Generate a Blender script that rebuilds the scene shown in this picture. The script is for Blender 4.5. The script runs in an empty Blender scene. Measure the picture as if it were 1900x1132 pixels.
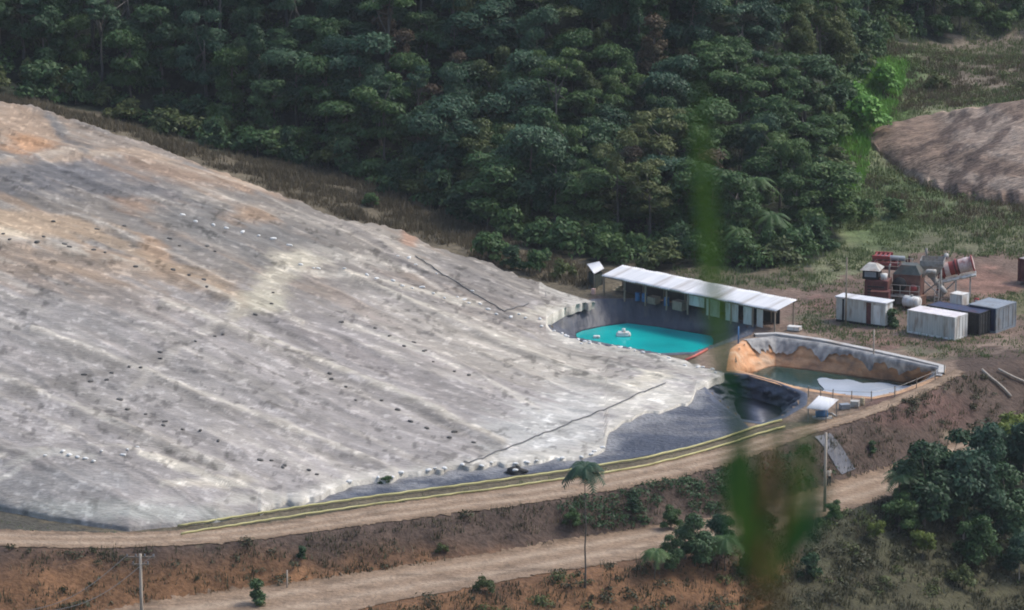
import bpy, math, random
import numpy as np
from mathutils import Vector, Matrix
random.seed(7); rng = np.random.default_rng(7)
scene = bpy.context.scene
COL = scene.collection
# ------------------------------------------------------------------ camera
CAMZ = 92.0; PITCH = math.radians(13.0); HF = math.radians(14.95)
F = 950.0 / math.tan(HF / 2)
cp, sp = math.cos(PITCH), math.sin(PITCH)
def ray(px, py):
    a = (px - 950.0) / F; b = -(py - 566.0) / F
    return Vector((a, cp + b * sp, -sp + b * cp))
def W(px, py, z=0.0):
    d = ray(px, py); t = (z - CAMZ) / d.z
    return Vector((d.x * t, d.y * t, z))
def WY(px, py, Y):
    d = ray(px, py); t = Y / d.y
    return Vector((d.x * t, Y, CAMZ + d.z * t))
def project(x, y, z):
    dz = z - CAMZ
    depth = y * cp - dz * sp; up = y * sp + dz * cp
    depth = np.maximum(depth, 1e-3)
    return 950.0 + F * x / depth, 566.0 - F * up / depth
# ------------------------------------------------------------------ noise
def vnoise(x, y, seed=0):
    xi = np.floor(x).astype(np.int64); yi = np.floor(y).astype(np.int64)
    fx = x - xi; fy = y - yi
    fx = fx * fx * (3 - 2 * fx); fy = fy * fy * (3 - 2 * fy)
    def h(a, b):
        n = (a * 374761393 + b * 668265263 + seed * 974711) & 0x7fffffff
        n = ((n ^ (n >> 13)) * 1274126177) & 0x7fffffff
        return ((n ^ (n >> 16)) & 0xffff) / 65535.0
    return (h(xi, yi) * (1 - fx) + h(xi + 1, yi) * fx) * (1 - fy) + (h(xi, yi + 1) * (1 - fx) + h(xi + 1, yi + 1) * fx) * fy
def fbm(x, y, seed=0, o=4):
    s = 0; a = .5; tot = 0
    for i in range(o):
        s = s + a * vnoise(x, y, seed + i * 17); tot += a
        x = x * 2.03; y = y * 2.03; a *= .5
    return s / tot
def smooth(a, b, v):
    t = np.clip((v - a) / (b - a), 0, 1); return t * t * (3 - 2 * t)
def in_poly(px, py, poly):
    poly = np.asarray(poly, float); px = np.asarray(px, float); py = np.asarray(py, float)
    r = np.zeros(px.shape, bool); n = len(poly); j = n - 1
    for i in range(n):
        xi, yi = poly[i]; xj, yj = poly[j]
        c = ((yi > py) != (yj > py)) & (px < (xj - xi) * (py - yi) / (yj - yi + 1e-12) + xi)
        r ^= c; j = i
    return r
def near_poly(px, py, poly, closed=True):
    """distance to and nearest point on a polyline"""
    poly = np.asarray(poly, float); n = len(poly)
    bd = np.full(np.shape(px), 1e18); bx = np.zeros(np.shape(px)); by = np.zeros(np.shape(px))
    for i in range(n if closed else n - 1):
        a = poly[i]; b = poly[(i + 1) % n]; d = b - a; L = d @ d + 1e-12
        t = np.clip(((px - a[0]) * d[0] + (py - a[1]) * d[1]) / L, 0, 1)
        qx = a[0] + t * d[0]; qy = a[1] + t * d[1]
        dd = (px - qx) ** 2 + (py - qy) ** 2
        m = dd < bd
        bd = np.where(m, dd, bd); bx = np.where(m, qx, bx); by = np.where(m, qy, by)
    return np.sqrt(bd), bx, by
def dens(pl, step):
    out = []
    for i in range(len(pl) - 1):
        a = np.array(pl[i], float); b = np.array(pl[i + 1], float)
        k = max(1, int(np.linalg.norm((b - a)[:2]) / step))
        for j in range(k): out.append(tuple(a + (b - a) * j / k))
    out.append(tuple(pl[-1])); return out
def interp(pl, xs):
    return np.interp(xs, [p[0] for p in pl], [p[1] for p in pl])
# ------------------------------------------------------------------ terrain height
ROAD_FAR = [(-80,982),(120,988),(240,990),(400,982),(500,972),(700,940),(1000,898),(1120,877),(1250,852),(1340,832),(1420,808),(1500,790),(1600,762),(1700,722),(1775,686)]
ROAD_NEAR = [(-80,1014),(120,1018),(240,1018),(400,1010),(500,1002),(700,972),(1000,934),(1120,915),(1250,890),(1345,865),(1430,836),(1510,806),(1610,776),(1710,736),(1792,692)]
LOW_FAR = [(-80,1160),(200,1135),(355,1105),(550,1082),(700,1060),(886,1032),(1085,998),(1211,978),(1300,965),(1400,940),(1533,902),(1631,872),(1720,845),(1800,808),(1930,765)]
LOW_NEAR = [(-80,1240),(300,1200),(600,1145),(760,1112),(950,1078),(1077,1055),(1200,1036),(1300,1016),(1430,988),(1561,952),(1660,920),(1740,880),(1815,838),(1930,800)]
LOWZ = [(-80,-3.6),(240,-3.3),(600,-2.8),(1250,-2.7),(1600,-3.8),(1800,-4),(1930,-3.4)]
PLAT = [(-80,1000),(120,1010),(400,1000),(700,962),(1000,925),(1250,882),(1430,830),(1600,772),(1700,734),(1790,692),(1850,672),(1960,655),(1960,575),(1480,560),(1250,552),(1110,556),(1000,620),(700,640),(300,640),(-80,640)]
P1_RIM = [(1014,598),(1053,577),(1103,557),(1200,556),(1278,570),(1340,588),(1392,603),(1382,620),(1332,637),(1287,654),(1225,656),(1132,639),(1066,626),(1027,612)]
P1_BOT = [(1070,619),(1082,614),(1120,606),(1164,600),(1222,607),(1275,616),(1318,623),(1323,631),(1318,655),(1285,674),(1225,677),(1136,660),(1090,644),(1072,632)]
P2_RIM = [(1391,693),(1361,688),(1365,650),(1385,634),(1437,628),(1525,640),(1621,660),(1700,677),(1742,686),(1737,700),(1660,728),(1617,737),(1568,733),(1519,725),(1473,717)]
P2_BOT = [(1397,713),(1390,695),(1408,689),(1424,683),(1440,680),(1522,690),(1621,704),(1690,712),(1706,708),(1702,722),(1658,749),(1617,758),(1568,754),(1519,746),(1473,738)]
P3_RIM = [(1342,694),(1391,697),(1440,710),(1485,731),(1484,750),(1452,772),(1415,784),(1375,778),(1330,742),(1306,718)]
P3_BOT = [(1372,738),(1395,740),(1425,748),(1448,757),(1450,765),(1435,790),(1410,806),(1385,800),(1368,765),(1362,748)]
ctrl = []
def cz(px, py, z): p = W(px, py, z); ctrl.append((p.x, p.y, z))
def cy(px, py, Y): p = WY(px, py, Y); ctrl.append((p.x, p.y, p.z))
for p in dens(ROAD_FAR, 90): cz(p[0], p[1], 0)
for p in dens(ROAD_NEAR, 90): cz(p[0], p[1], -.05)
for p in [(1550,610),(1700,645),(1850,630),(1900,640),(1450,610),(1320,560),(1150,550),(1060,560),(1020,610),(1600,560),(1750,560),(1900,560),(1500,540),(1250,540),
          (1350,660),(1400,770),(1300,770),(1500,760),(1550,640),(1650,700),(1700,670),(1760,680),(1200,800),(900,880),(600,925),(300,970),(60,960),(1200,660)]: cz(p[0], p[1], 0)
for p in [(200,850),(500,800),(800,750),(100,700),(400,650),(700,640),(950,650)]: cz(p[0], p[1], -.6)
# ground behind the heap and up the hills
for p in [(-80,170,468),(0,190,463),(200,235,456),(400,292,447),(560,340,440),(700,385,434),(800,425,428),(900,455,421),(1000,495,414),(1080,525,407)]: cy(*p)
for (px, py, Y) in [(300,225,474),(600,320,452),(900,425,431),(1100,480,418),(1300,497,414),(1450,500,413),(1530,470,423)]: cy(px, py, Y)
for (px, Y, z) in [(-80,520,36),(300,525,38),(600,510,36),(900,500,34),(1150,492,32),(1350,490,28),(-80,570,62),(300,570,60),(900,560,60),(1350,560,50)]:
    ctrl.append(((px - 950) / F * Y, Y, z))
for p in [(1600,430,434),(1600,300,462),(1600,200,488),(1590,90,518),(1700,470,424),(1800,450,428),(1850,390,441),(1920,420,434),(1700,200,486),(1800,110,516),(1900,110,516),(1700,100,518),(1850,20,552),(1650,20,545),(1960,250,472),(1960,520,412)]: cy(*p)
for (px, Y, z) in [(1600,600,36),(1900,600,34)]: ctrl.append(((px - 950) / F * Y, Y, z))
C = np.array(ctrl); SC = 50.0
cxy = C[:, :2] / SC
def U(r2): return np.where(r2 > 1e-12, r2 * np.log(r2 + 1e-12), 0)
n = len(C)
K = U(((cxy[:, None] - cxy[None]) ** 2).sum(-1)) + np.eye(n) * 2e-4
Pm = np.hstack([np.ones((n, 1)), cxy])
A = np.zeros((n + 3, n + 3)); A[:n, :n] = K; A[:n, n:] = Pm; A[n:, :n] = Pm.T
sol = np.linalg.solve(A, np.concatenate([C[:, 2], np.zeros(3)]))
def curve(pl, z):
    P = [W(p[0], p[1], float(interp(z, p[0])) if isinstance(z, list) else z) for p in pl]
    return np.array([p.x for p in P]), np.array([p.y for p in P])
EDGE = curve(ROAD_NEAR + [(1850,672),(1960,655)], 0.0); LFAR = curve(LOW_FAR, LOWZ); LNEAR = curve(LOW_NEAR, LOWZ)
LZX = np.array([W(p[0], p[1], float(interp(LOWZ, p[0]))).x for p in LOW_FAR]); LZZ = np.array([float(interp(LOWZ, p[0])) for p in LOW_FAR])
PLATW = [(p.x, p.y) for p in [W(a[0], a[1], 0) for a in PLAT]]
def sm(xp, yp, x):
    return sum(np.interp(x + d, xp, yp) for d in (-3, -1.5, 0, 1.5, 3)) / 5
def g(x, y):
    """terrain height, vectorised"""
    x = np.asarray(x, float); y = np.asarray(y, float); shp = np.broadcast(x, y).shape
    x = np.broadcast_to(x, shp).ravel(); y = np.broadcast_to(y, shp).ravel()
    xc = np.clip(x, -85, 85); yc = np.clip(y, 268, 600)
    out = np.empty(len(x))
    for s in range(0, len(x), 20000):
        q = np.stack([xc[s:s + 20000], yc[s:s + 20000]], 1) / SC
        out[s:s + 20000] = U(((q[:, None] - cxy[None]) ** 2).sum(-1)) @ sol[:n] + sol[n] + q @ sol[n + 1:]
    out += np.clip(y - 600, 0, 500) * .3 + np.clip(np.abs(x) - 85, 0, 400) * .06
    ins = in_poly(x, y, PLATW); d = np.zeros(x.shape)
    if ins.any(): d[ins] = near_poly(x[ins], y[ins], PLATW)[0]
    out = out * (1 - np.clip(d / 5, 0, 1))
    # bank below the road, lower road, then the slope into the valley
    yr = sm(*EDGE, x); yl = np.minimum(sm(*LFAR, x), yr - 1.0); yn = np.minimum(sm(*LNEAR, x), yl - 1.5); zl = np.interp(x, LZX, LZZ)
    rough_ = (fbm(x / 3.5, y / 2.5, 91) - .5) * .9 + (fbm(x / 1.1, y / 1.1, 92) - .5) * .3
    tb = np.clip((yr - y) / (yr - yl), 0, 1); dn = np.clip(yn - y, 0, 60)
    bank = zl * tb * tb * (3 - 2 * tb) * .5 + zl * tb * .5 + rough_ * np.sin(math.pi * tb) - dn * .30 * smooth(0, 5, dn) + rough_ * smooth(0, 4, dn)
    tw = smooth(yr, yr + 5, y); out = bank * (1 - tw) + out * tw
    near = np.where(y < 18, 90.3 - .35 * y, 84.0 - .56 * (y - 18))
    near = np.maximum(near, -22)
    t = smooth(205, 270, y)
    out = near * (1 - t) + np.maximum(out, -25) * t
    out += (fbm(x / 5, y / 5, 3) - .5) * .35 * smooth(455, 480, y) + (fbm(x * .9, y * .9, 5) - .5) * .05
    return out.reshape(shp)
def hit(px, py, y0=275, y1=640):
    d = ray(px, py); Y = np.arange(y0, y1, .25); t = Y / d.y
    z = CAMZ + d.z * t; gz = g(d.x * t, Y)
    k = np.argmax(gz >= z)
    return Vector((d.x * t[k], Y[k], gz[k]))
# ------------------------------------------------------------------ materials
def new_mat(name):
    m = bpy.data.materials.new(name); m.use_nodes = True
    nt = m.node_tree; b = nt.nodes['Principled BSDF']
    return m, nt, b
def nd(nt, t, **kw):
    x = nt.nodes.new(t)
    for k, v in kw.items(): setattr(x, k, v)
    return x
def ramp(nt, stops):
    r = nd(nt, 'ShaderNodeValToRGB'); e = r.color_ramp.elements
    while len(e) < len(stops): e.new(.5)
    for i, (p, c) in enumerate(stops):
        e[i].position = p; e[i].color = (c[0], c[1], c[2], 1)
    return r
def surf(name, c1, c2, scale=2.0, rough=.7, bump=.0, bscale=8.0, metal=0.0, spec=.3, grime=None, gscale=.7, space='Object', stretch=None):
    """noise-mottled surface, with optional grime colour in larger patches"""
    m, nt, b = new_mat(name); L = nt.links.new
    tc = nd(nt, 'ShaderNodeTexCoord'); src = tc.outputs['Object']
    if space == 'World': src = nd(nt, 'ShaderNodeNewGeometry').outputs['Position']
    if stretch:
        mp = nd(nt, 'ShaderNodeMapping'); mp.inputs['Scale'].default_value = stretch
        L(src, mp.inputs['Vector']); src = mp.outputs['Vector']
    no = nd(nt, 'ShaderNodeTexNoise'); no.inputs['Scale'].default_value = scale; no.inputs['Detail'].default_value = 6
    L(src, no.inputs['Vector'])
    r = ramp(nt, [(.3, c1), (.7, c2)]); L(no.outputs['Fac'], r.inputs['Fac']); colr = r.outputs['Color']
    if grime:
        n2 = nd(nt, 'ShaderNodeTexNoise'); n2.inputs['Scale'].default_value = gscale; n2.inputs['Detail'].default_value = 8
        L(src, n2.inputs['Vector'])
        r2 = ramp(nt, [(.5, (0, 0, 0)), (.68, (.75, .75, .75))]); L(n2.outputs['Fac'], r2.inputs['Fac'])
        mx = nd(nt, 'ShaderNodeMix', data_type='RGBA'); L(r2.outputs['Color'], mx.inputs['Factor'])
        L(colr, mx.inputs['A']); mx.inputs['B'].default_value = (*grime, 1); colr = mx.outputs['Result']
    L(colr, b.inputs['Base Color'])
    b.inputs['Roughness'].default_value = rough; b.inputs['Metallic'].default_value = metal
    b.inputs['Specular IOR Level'].default_value = spec
    if bump:
        n3 = nd(nt, 'ShaderNodeTexNoise'); n3.inputs['Scale'].default_value = bscale; n3.inputs['Detail'].default_value = 5
        L(src, n3.inputs['Vector'])
        bp = nd(nt, 'ShaderNodeBump'); bp.inputs['Strength'].default_value = bump; bp.inputs['Distance'].default_value = .2
        L(n3.outputs['Fac'], bp.inputs['Height']); L(bp.outputs['Normal'], b.inputs['Normal'])
    return m
def painted(name, rough=.85, v=.35, s1=.6, s2=3.5, bump=.4, spec=.2, stretch=(1, 1, 1), rot=0):
    """vertex colours carry the big patches of soil, grass and cloth; noise breaks them up in world space"""
    m, nt, b = new_mat(name); L = nt.links.new
    at = nd(nt, 'ShaderNodeAttribute'); at.attribute_name = 'col'
    geo = nd(nt, 'ShaderNodeNewGeometry')
    mp = nd(nt, 'ShaderNodeMapping'); mp.inputs['Scale'].default_value = stretch; mp.inputs['Rotation'].default_value = (0, 0, rot)
    L(geo.outputs['Position'], mp.inputs['Vector'])
    col = at.outputs['Color']
    for s, amt in ((s1, v), (s2, v)):
        no = nd(nt, 'ShaderNodeTexNoise'); no.inputs['Scale'].default_value = s; no.inputs['Detail'].default_value = 7; no.inputs['Roughness'].default_value = .65
        L(mp.outputs['Vector'], no.inputs['Vector'])
        r = ramp(nt, [(.28, (1 - amt,) * 3), (.72, (1 + amt,) * 3)]); L(no.outputs['Fac'], r.inputs['Fac'])
        mx = nd(nt, 'ShaderNodeMix', data_type='RGBA', blend_type='MULTIPLY'); mx.inputs['Factor'].default_value = 1
        L(col, mx.inputs['A']); L(r.outputs['Color'], mx.inputs['B']); col = mx.outputs['Result']
    L(col, b.inputs['Base Color']); b.inputs['Roughness'].default_value = rough; b.inputs['Specular IOR Level'].default_value = spec
    n3 = nd(nt, 'ShaderNodeTexNoise'); n3.inputs['Scale'].default_value = 2.2; n3.inputs['Detail'].default_value = 6
    L(mp.outputs['Vector'], n3.inputs['Vector'])
    bp = nd(nt, 'ShaderNodeBump'); bp.inputs['Strength'].default_value = bump; bp.inputs['Distance'].default_value = .35
    L(n3.outputs['Fac'], bp.inputs['Height']); L(bp.outputs['Normal'], b.inputs['Normal'])
    return m
def leaf_mat(name, c1, c2, c3=None):
    m, nt, b = new_mat(name); L = nt.links.new
    at = nd(nt, 'ShaderNodeAttribute'); at.attribute_name = 'lc'
    oi = nd(nt, 'ShaderNodeObjectInfo')
    ad = nd(nt, 'ShaderNodeMath', operation='MULTIPLY_ADD'); ad.inputs[1].default_value = .55; L(oi.outputs['Random'], ad.inputs[0])
    sc = nd(nt, 'ShaderNodeMath', operation='MULTIPLY'); sc.inputs[1].default_value = .45; L(at.outputs['Fac'], sc.inputs[0])
    L(sc.outputs[0], ad.inputs[2])
    r = ramp(nt, [(.12, c1), (.55, c2), (.95, c3 or c2)]); L(ad.outputs[0], r.inputs['Fac'])
    L(r.outputs['Color'], b.inputs['Base Color']); b.inputs['Roughness'].default_value = .55; b.inputs['Specular IOR Level'].default_value = .25
    tr = nd(nt, 'ShaderNodeBsdfTranslucent'); L(r.outputs['Color'], tr.inputs['Color'])
    ms = nd(nt, 'ShaderNodeMixShader'); ms.inputs['Fac'].default_value = .22
    L(b.outputs[0], ms.inputs[1]); L(tr.outputs[0], ms.inputs[2])
    L(ms.outputs[0], nt.nodes['Material Output'].inputs['Surface'])
    return m
M = {
 'ground': painted('ground_soil', v=.38, s1=.35, s2=2.2, bump=.6),
 'cover': painted('heap_cover_cloth', v=.18, s1=.8, s2=4.5, bump=.45, rough=.9, spec=.06, stretch=(.6, 1.3, 1), rot=math.radians(45)),
 'heap': painted('spoil_heap', v=.35, s1=.6, s2=2.5, bump=.8, stretch=(.5, 1.6, 1)),
 'track': painted('road_track_dirt', v=.22, s1=.7, s2=3.0, bump=.6),
 'road': surf('road_dirt', (.23, .155, .10), (.36, .26, .175), .55, .95, .6, 3, grime=(.15, .09, .058), gscale=.5, space='World', stretch=(1, 1, 1)),
 'liner': surf('black_liner', (.055, .062, .078), (.095, .104, .125), .7, .5, .9, 1.1, spec=.45, grime=(.17, .165, .16), gscale=.45, space='World', stretch=(1, .35, 1)),
 'liner_dark': surf('wet_black_liner', (.045, .05, .072), (.09, .10, .13), .9, .45, .4, 1.1, spec=.45, space='World'),
 'liner_blue': surf('blue_grey_liner', (.055, .06, .076), (.10, .105, .125), .8, .5, .9, 1.4, grime=(.15, .14, .13), gscale=.6, space='World', stretch=(1.4, .5, .5)),
 'clay': surf('orange_clay', (.46, .21, .095), (.68, .38, .20), .9, .9, .5, 2, grime=(.62, .47, .33), gscale=.5, space='World'),
 'white_roof': surf('white_roof_sheet', (.56, .57, .58), (.68, .68, .68), 1.2, .5, grime=(.36, .33, .30), gscale=.9, stretch=(1.3, .12, .12)),
 'white': surf('white_paint', (.64, .65, .62), (.74, .74, .71), 1.5, .5, grime=(.36, .27, .20), gscale=1.3, stretch=(1.6, 1.6, .4)),
 'grey_white': surf('weathered_shaded_white_paint', (.46, .47, .43), (.58, .58, .54), 1.1, .6, grime=(.26, .20, .15), gscale=1.2, stretch=(1.6, 1.6, .4)),  # greyer white carries the shade on long container and cabin walls
 'dark': surf('dark_opening', (.012, .012, .014), (.03, .03, .032), 2, .8),
 'maroon': surf('maroon_paint', (.085, .028, .03), (.15, .055, .05), 2, .6, grime=(.16, .09, .06), gscale=1.6),
 'red': surf('red_paint', (.24, .035, .036), (.34, .065, .058), 2, .6, grime=(.17, .08, .06), gscale=1.8),
 'navy': surf('navy_paint', (.02, .03, .07), (.04, .05, .10), 2, .55, grime=(.07, .03, .04), gscale=.9),
 'bluegrey': surf('blue_grey_paint', (.19, .22, .25), (.27, .30, .33), 2, .55, grime=(.16, .15, .14), gscale=1.0),
 'steel': surf('grey_steel', (.26, .26, .25), (.40, .39, .37), 3, .5, metal=.3, grime=(.22, .15, .10), gscale=2),
 'pale_steel': surf('pale_grey_steel', (.34, .33, .30), (.48, .46, .42), 3, .6, grime=(.24, .15, .10), gscale=1.6),
 'wood': surf('weathered_wood', (.20, .16, .12), (.32, .27, .21), 3, .85, stretch=(4, 4, .4)),
 'pole': surf('pale_pole_wood', (.34, .29, .23), (.46, .40, .33), 2, .85, stretch=(4, 4, .4)),
 'yellow': surf('yellow_pipe_plastic', (.44, .40, .17), (.58, .53, .25), .5, .7, grime=(.24, .22, .09), gscale=.3, space='World'),
 'redpipe': surf('red_pipe_plastic', (.40, .09, .07), (.52, .15, .11), 1, .6),
 'black': surf('black_rubber', (.015, .015, .016), (.035, .034, .033), 3, .6),
 'hose': surf('grey_black_hose', (.11, .11, .11), (.17, .165, .16), 1, .7, space='World'),
 'bag_dark': surf('dark_sandbag_cloth', (.085, .08, .075), (.16, .15, .135), 6, .9),
 'bag_white': surf('white_sandbag_cloth', (.60, .60, .57), (.74, .73, .70), 6, .85),
 'sheet': surf('pale_pond_surface', (.28, .32, .36), (.42, .45, .49), .35, .35, .15, 1.5, grime=(.34, .36, .38), gscale=.4, space='World'),
 'blue': surf('blue_plastic', (.05, .14, .30), (.08, .20, .38), 2, .45),
 'bark': surf('tree_bark', (.10, .085, .07), (.20, .175, .15), 3, .9, .4, 10, stretch=(3, 3, .6)),
 'bark_grey': surf('grey_tree_bark', (.08, .075, .065), (.16, .145, .125), 3, .9, .4, 10, stretch=(3, 3, .6)),
 'bark_pale': surf('pale_tree_bark', (.25, .23, .20), (.40, .37, .33), 3, .9, .4, 10, stretch=(3, 3, .6)),
 'tan': surf('tan_sacking', (.36, .29, .19), (.48, .40, .27), 5, .9),
 'concrete': surf('channel_concrete', (.38, .37, .35), (.50, .49, .46), 1.2, .85, .2, 5, grime=(.30, .25, .20), gscale=.6, space='World'),
 'skin': surf('skin', (.30, .17, .11), (.36, .21, .14), 6, .6),
 'shirt': surf('pale_shirt_cloth', (.60, .52, .42), (.70, .62, .52), 8, .85),
 'trousers': surf('dark_trouser_cloth', (.03, .03, .04), (.06, .06, .07), 8, .85),
 'hair': surf('dark_hair', (.02, .015, .012), (.035, .028, .022), 9, .7),
}
def water(name, c, rough=.08, tint=None):
    m, nt, b = new_mat(name); L = nt.links.new
    geo = nd(nt, 'ShaderNodeNewGeometry')
    n1 = nd(nt, 'ShaderNodeTexNoise'); n1.inputs['Scale'].default_value = .14; n1.inputs['Detail'].default_value = 6; L(geo.outputs['Position'], n1.inputs['Vector'])
    r = ramp(nt, [(.3, c), (.7, tint or c)]); L(n1.outputs['Fac'], r.inputs['Fac']); L(r.outputs['Color'], b.inputs['Base Color'])
    b.inputs['Roughness'].default_value = rough; b.inputs['IOR'].default_value = 1.33; b.inputs['Specular IOR Level'].default_value = .4
    n2 = nd(nt, 'ShaderNodeTexNoise'); n2.inputs['Scale'].default_value = 1.6; n2.inputs['Detail'].default_value = 5; L(geo.outputs['Position'], n2.inputs['Vector'])
    bp = nd(nt, 'ShaderNodeBump'); bp.inputs['Strength'].default_value = .22; bp.inputs['Distance'].default_value = .1
    L(n2.outputs['Fac'], bp.inputs['Height']); L(bp.outputs['Normal'], b.inputs['Normal'])
    return m
M['turq'] = water('turquoise_water', (.002, .28, .285), .12, (.008, .46, .43))
M['murky'] = water('murky_green_water', (.012, .035, .03), .08, (.02, .05, .04))
# ------------------------------------------------------------------ object helpers
def tag(o, label=None, cat=None, group=None, kind=None):
    if label: o['label'] = label
    if cat: o['category'] = cat
    if group: o['group'] = group
    if kind: o['kind'] = kind
    return o
def link(name, me, mat=None, parent=None, smooth_=False):
    o = bpy.data.objects.new(name, me); COL.objects.link(o)
    if mat is not None:
        for mm in (mat if isinstance(mat, (list, tuple)) else [mat]): me.materials.append(mm)
    if parent is not None: o.parent = parent
    if smooth_: me.shade_smooth()
    return o
def pymesh(name, v, f, mat=None, parent=None, smooth_=False):
    me = bpy.data.meshes.new(name); me.from_pydata([tuple(p) for p in v], [], f); me.update()
    return link(name, me, mat, parent, smooth_)
def setcol(me, arr, nm='col'):
    a = me.color_attributes.new(nm, 'FLOAT_COLOR', 'POINT')
    full = np.ones((len(me.vertices), 4), np.float32); full[:, :3] = arr
    a.data.foreach_set('color', full.ravel())
def empty(name, loc, label, cat, group=None, rz=0):
    o = bpy.data.objects.new(name, None); COL.objects.link(o); o.location = loc; o.rotation_euler = (0, 0, rz)
    o.empty_display_size = .2
    return tag(o, label, cat, group)
class MB:
    def __init__(s): s.v = []; s.f = []
    def add(s, v, f):
        b = len(s.v); s.v += [Vector(p) for p in v]; s.f += [tuple(i + b for i in q) for q in f]; return s
    def box(s, c, size, mat=None, bev=0.0):
        """box centred at c, optionally chamfered, turned by the 3x3 matrix mat"""
        x, y, z = size[0] / 2, size[1] / 2, size[2] / 2; c = Vector(c)
        if bev > 0:
            import bmesh
            bm = bmesh.new(); bmesh.ops.create_cube(bm, size=1)
            for q in bm.verts: q.co = Vector((q.co.x * 2 * x, q.co.y * 2 * y, q.co.z * 2 * z))
            bmesh.ops.bevel(bm, geom=bm.edges[:], offset=bev, segments=2, affect='EDGES', profile=.5)
            bm.verts.index_update(); vs = [q.co.copy() for q in bm.verts]; fs = [[q.index for q in ff.verts] for ff in bm.faces]; bm.free()
        else:
            vs = [Vector((a * x, b * y, d * z)) for a in (-1, 1) for b in (-1, 1) for d in (-1, 1)]
            fs = [(0, 1, 3, 2), (4, 6, 7, 5), (0, 4, 5, 1), (2, 3, 7, 6), (0, 2, 6, 4), (1, 5, 7, 3)]
        if mat is not None: vs = [mat @ q for q in vs]
        return s.add([q + c for q in vs], fs)
    def tube(s, pts, r, n=8, cap=True):
        pts = [Vector(p) for p in pts]; rs = r if isinstance(r, (list, tuple)) else [r] * len(pts)
        b = len(s.v); up = Vector((0, 0, 1))
        for i, p in enumerate(pts):
            d = (pts[min(i + 1, len(pts) - 1)] - pts[max(i - 1, 0)]).normalized()
            a = d.cross(up if abs(d.z) < .9 else Vector((1, 0, 0))).normalized(); c = d.cross(a)
            for k in range(n):
                t = 2 * math.pi * k / n; s.v.append(p + (a * math.cos(t) + c * math.sin(t)) * rs[i])
        for i in range(len(pts) - 1):
            for k in range(n):
                k2 = (k + 1) % n; s.f.append((b + i * n + k, b + i * n + k2, b + (i + 1) * n + k2, b + (i + 1) * n + k))
        if cap:
            s.f.append(tuple(b + k for k in range(n))[::-1]); s.f.append(tuple(b + (len(pts) - 1) * n + k for k in range(n)))
        return s
    def bar(s, a, b, w=.1): return s.tube([a, b], w * .7, 4)
    def build(s, name, mat, parent=None, smooth_=False):
        return pymesh(name, s.v, s.f, mat, parent, smooth_)
def sheet(name, poly, mat, res=.4, off=.05, zf=None, jit=0.0):
    """a sheet lying on the ground inside a world polygon; border vertices snapped to the outline"""
    poly = np.array([(p[0], p[1]) for p in poly])
    lo = poly.min(0) - res; hi = poly.max(0) + res
    xs = np.arange(lo[0], hi[0], res); ys = np.arange(lo[1], hi[1], res)
    X, Y = np.meshgrid(xs, ys, indexing='ij')
    cxm, cym = np.meshgrid(xs[:-1] + res / 2, ys[:-1] + res / 2, indexing='ij')
    ins = in_poly(cxm, cym, poly)
    cnt = np.zeros(X.shape, int)
    for a, b in ((0, 0), (1, 0), (0, 1), (1, 1)): cnt[a:a + ins.shape[0], b:b + ins.shape[1]] += ins
    bnd = (cnt > 0) & (cnt < 4)
    _, bx, by = near_poly(X[bnd], Y[bnd], poly)
    X[bnd] = bx + rng.normal(0, 1, bx.shape) * jit; Y[bnd] = by + rng.normal(0, 1, by.shape) * jit
    idx = -np.ones(X.shape, int); use = cnt > 0; idx[use] = np.arange(use.sum())
    Z = (zf or g)(X[use], Y[use]) + off
    v = np.stack([X[use], Y[use], Z], 1)
    i, j = np.nonzero(ins)
    f = np.stack([idx[i, j], idx[i + 1, j], idx[i + 1, j + 1], idx[i, j + 1]], 1)
    return pymesh(name, v.tolist(), f.tolist(), mat, None, True)
def WP(pl, z=0.0): return [W(p[0], p[1], z) for p in pl]
def on_ground(pl): return [hit(p[0], p[1]) for p in pl]
# ------------------------------------------------------------------ ground
def axis(lo, hi, st, far, gr=1.35):
    a = list(np.arange(lo, hi + 1e-6, st)); s = st; x = hi; up = []
    while x < far[1]: s *= gr; x += s; up.append(x)
    s = st; x = lo; dn = []
    while x > far[0]: s *= gr; x -= s; dn.append(x)
    return np.array(dn[::-1] + a + up)
gx = axis(-72, 72, .6, (-2500, 2500)); gy = np.concatenate([np.array([-600, -300, -120, -60, -30, -10, 0, 4, 8, 12, 18, 25, 35, 50, 70, 95, 120, 150, 180, 210, 240, 258, 270, 278]), axis(284, 560, .6, (290, 3500))])
gy = np.unique(gy)
GX, GY = np.meshgrid(gx, gy, indexing='ij')
GZ = g(GX, GY)
rimW = [[(p.x, p.y) for p in WP(r)] for r in (P1_RIM, P2_RIM, P3_RIM)]
ccx = (GX[:-1, :-1] + GX[1:, 1:]) / 2; ccy = (GY[:-1, :-1] + GY[1:, 1:]) / 2
keep = np.ones(ccx.shape, bool)
for r in rimW:
    m_ = in_poly(ccx, ccy, r); dd, _, _ = near_poly(ccx[m_], ccy[m_], r)
    mm = np.zeros(ccx.shape, bool); mm[m_] = True   # every cell whose centre is inside the basin
    keep &= ~mm
nid = np.arange(GX.size).reshape(GX.shape)
i, j = np.nonzero(keep)
gf = np.stack([nid[i, j], nid[i + 1, j], nid[i + 1, j + 1], nid[i, j + 1]], 1)
ground = pymesh('ground', np.stack([GX.ravel(), GY.ravel(), GZ.ravel()], 1).tolist(), gf.tolist(), M['ground'], None, True)
tag(ground, 'brown and olive ground of the valley and hills', 'ground', None, 'structure')
FOREST = [(-400,150),(0,178),(150,200),(300,250),(450,290),(620,322),(760,375),(860,415),(960,452),(1090,486),(1200,497),(1400,500),(1500,488),(1545,450),(1535,350),(1540,250),(1600,150),(1640,80),(1800,62),(2100,50),(2100,-600),(-400,-600)]
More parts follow.
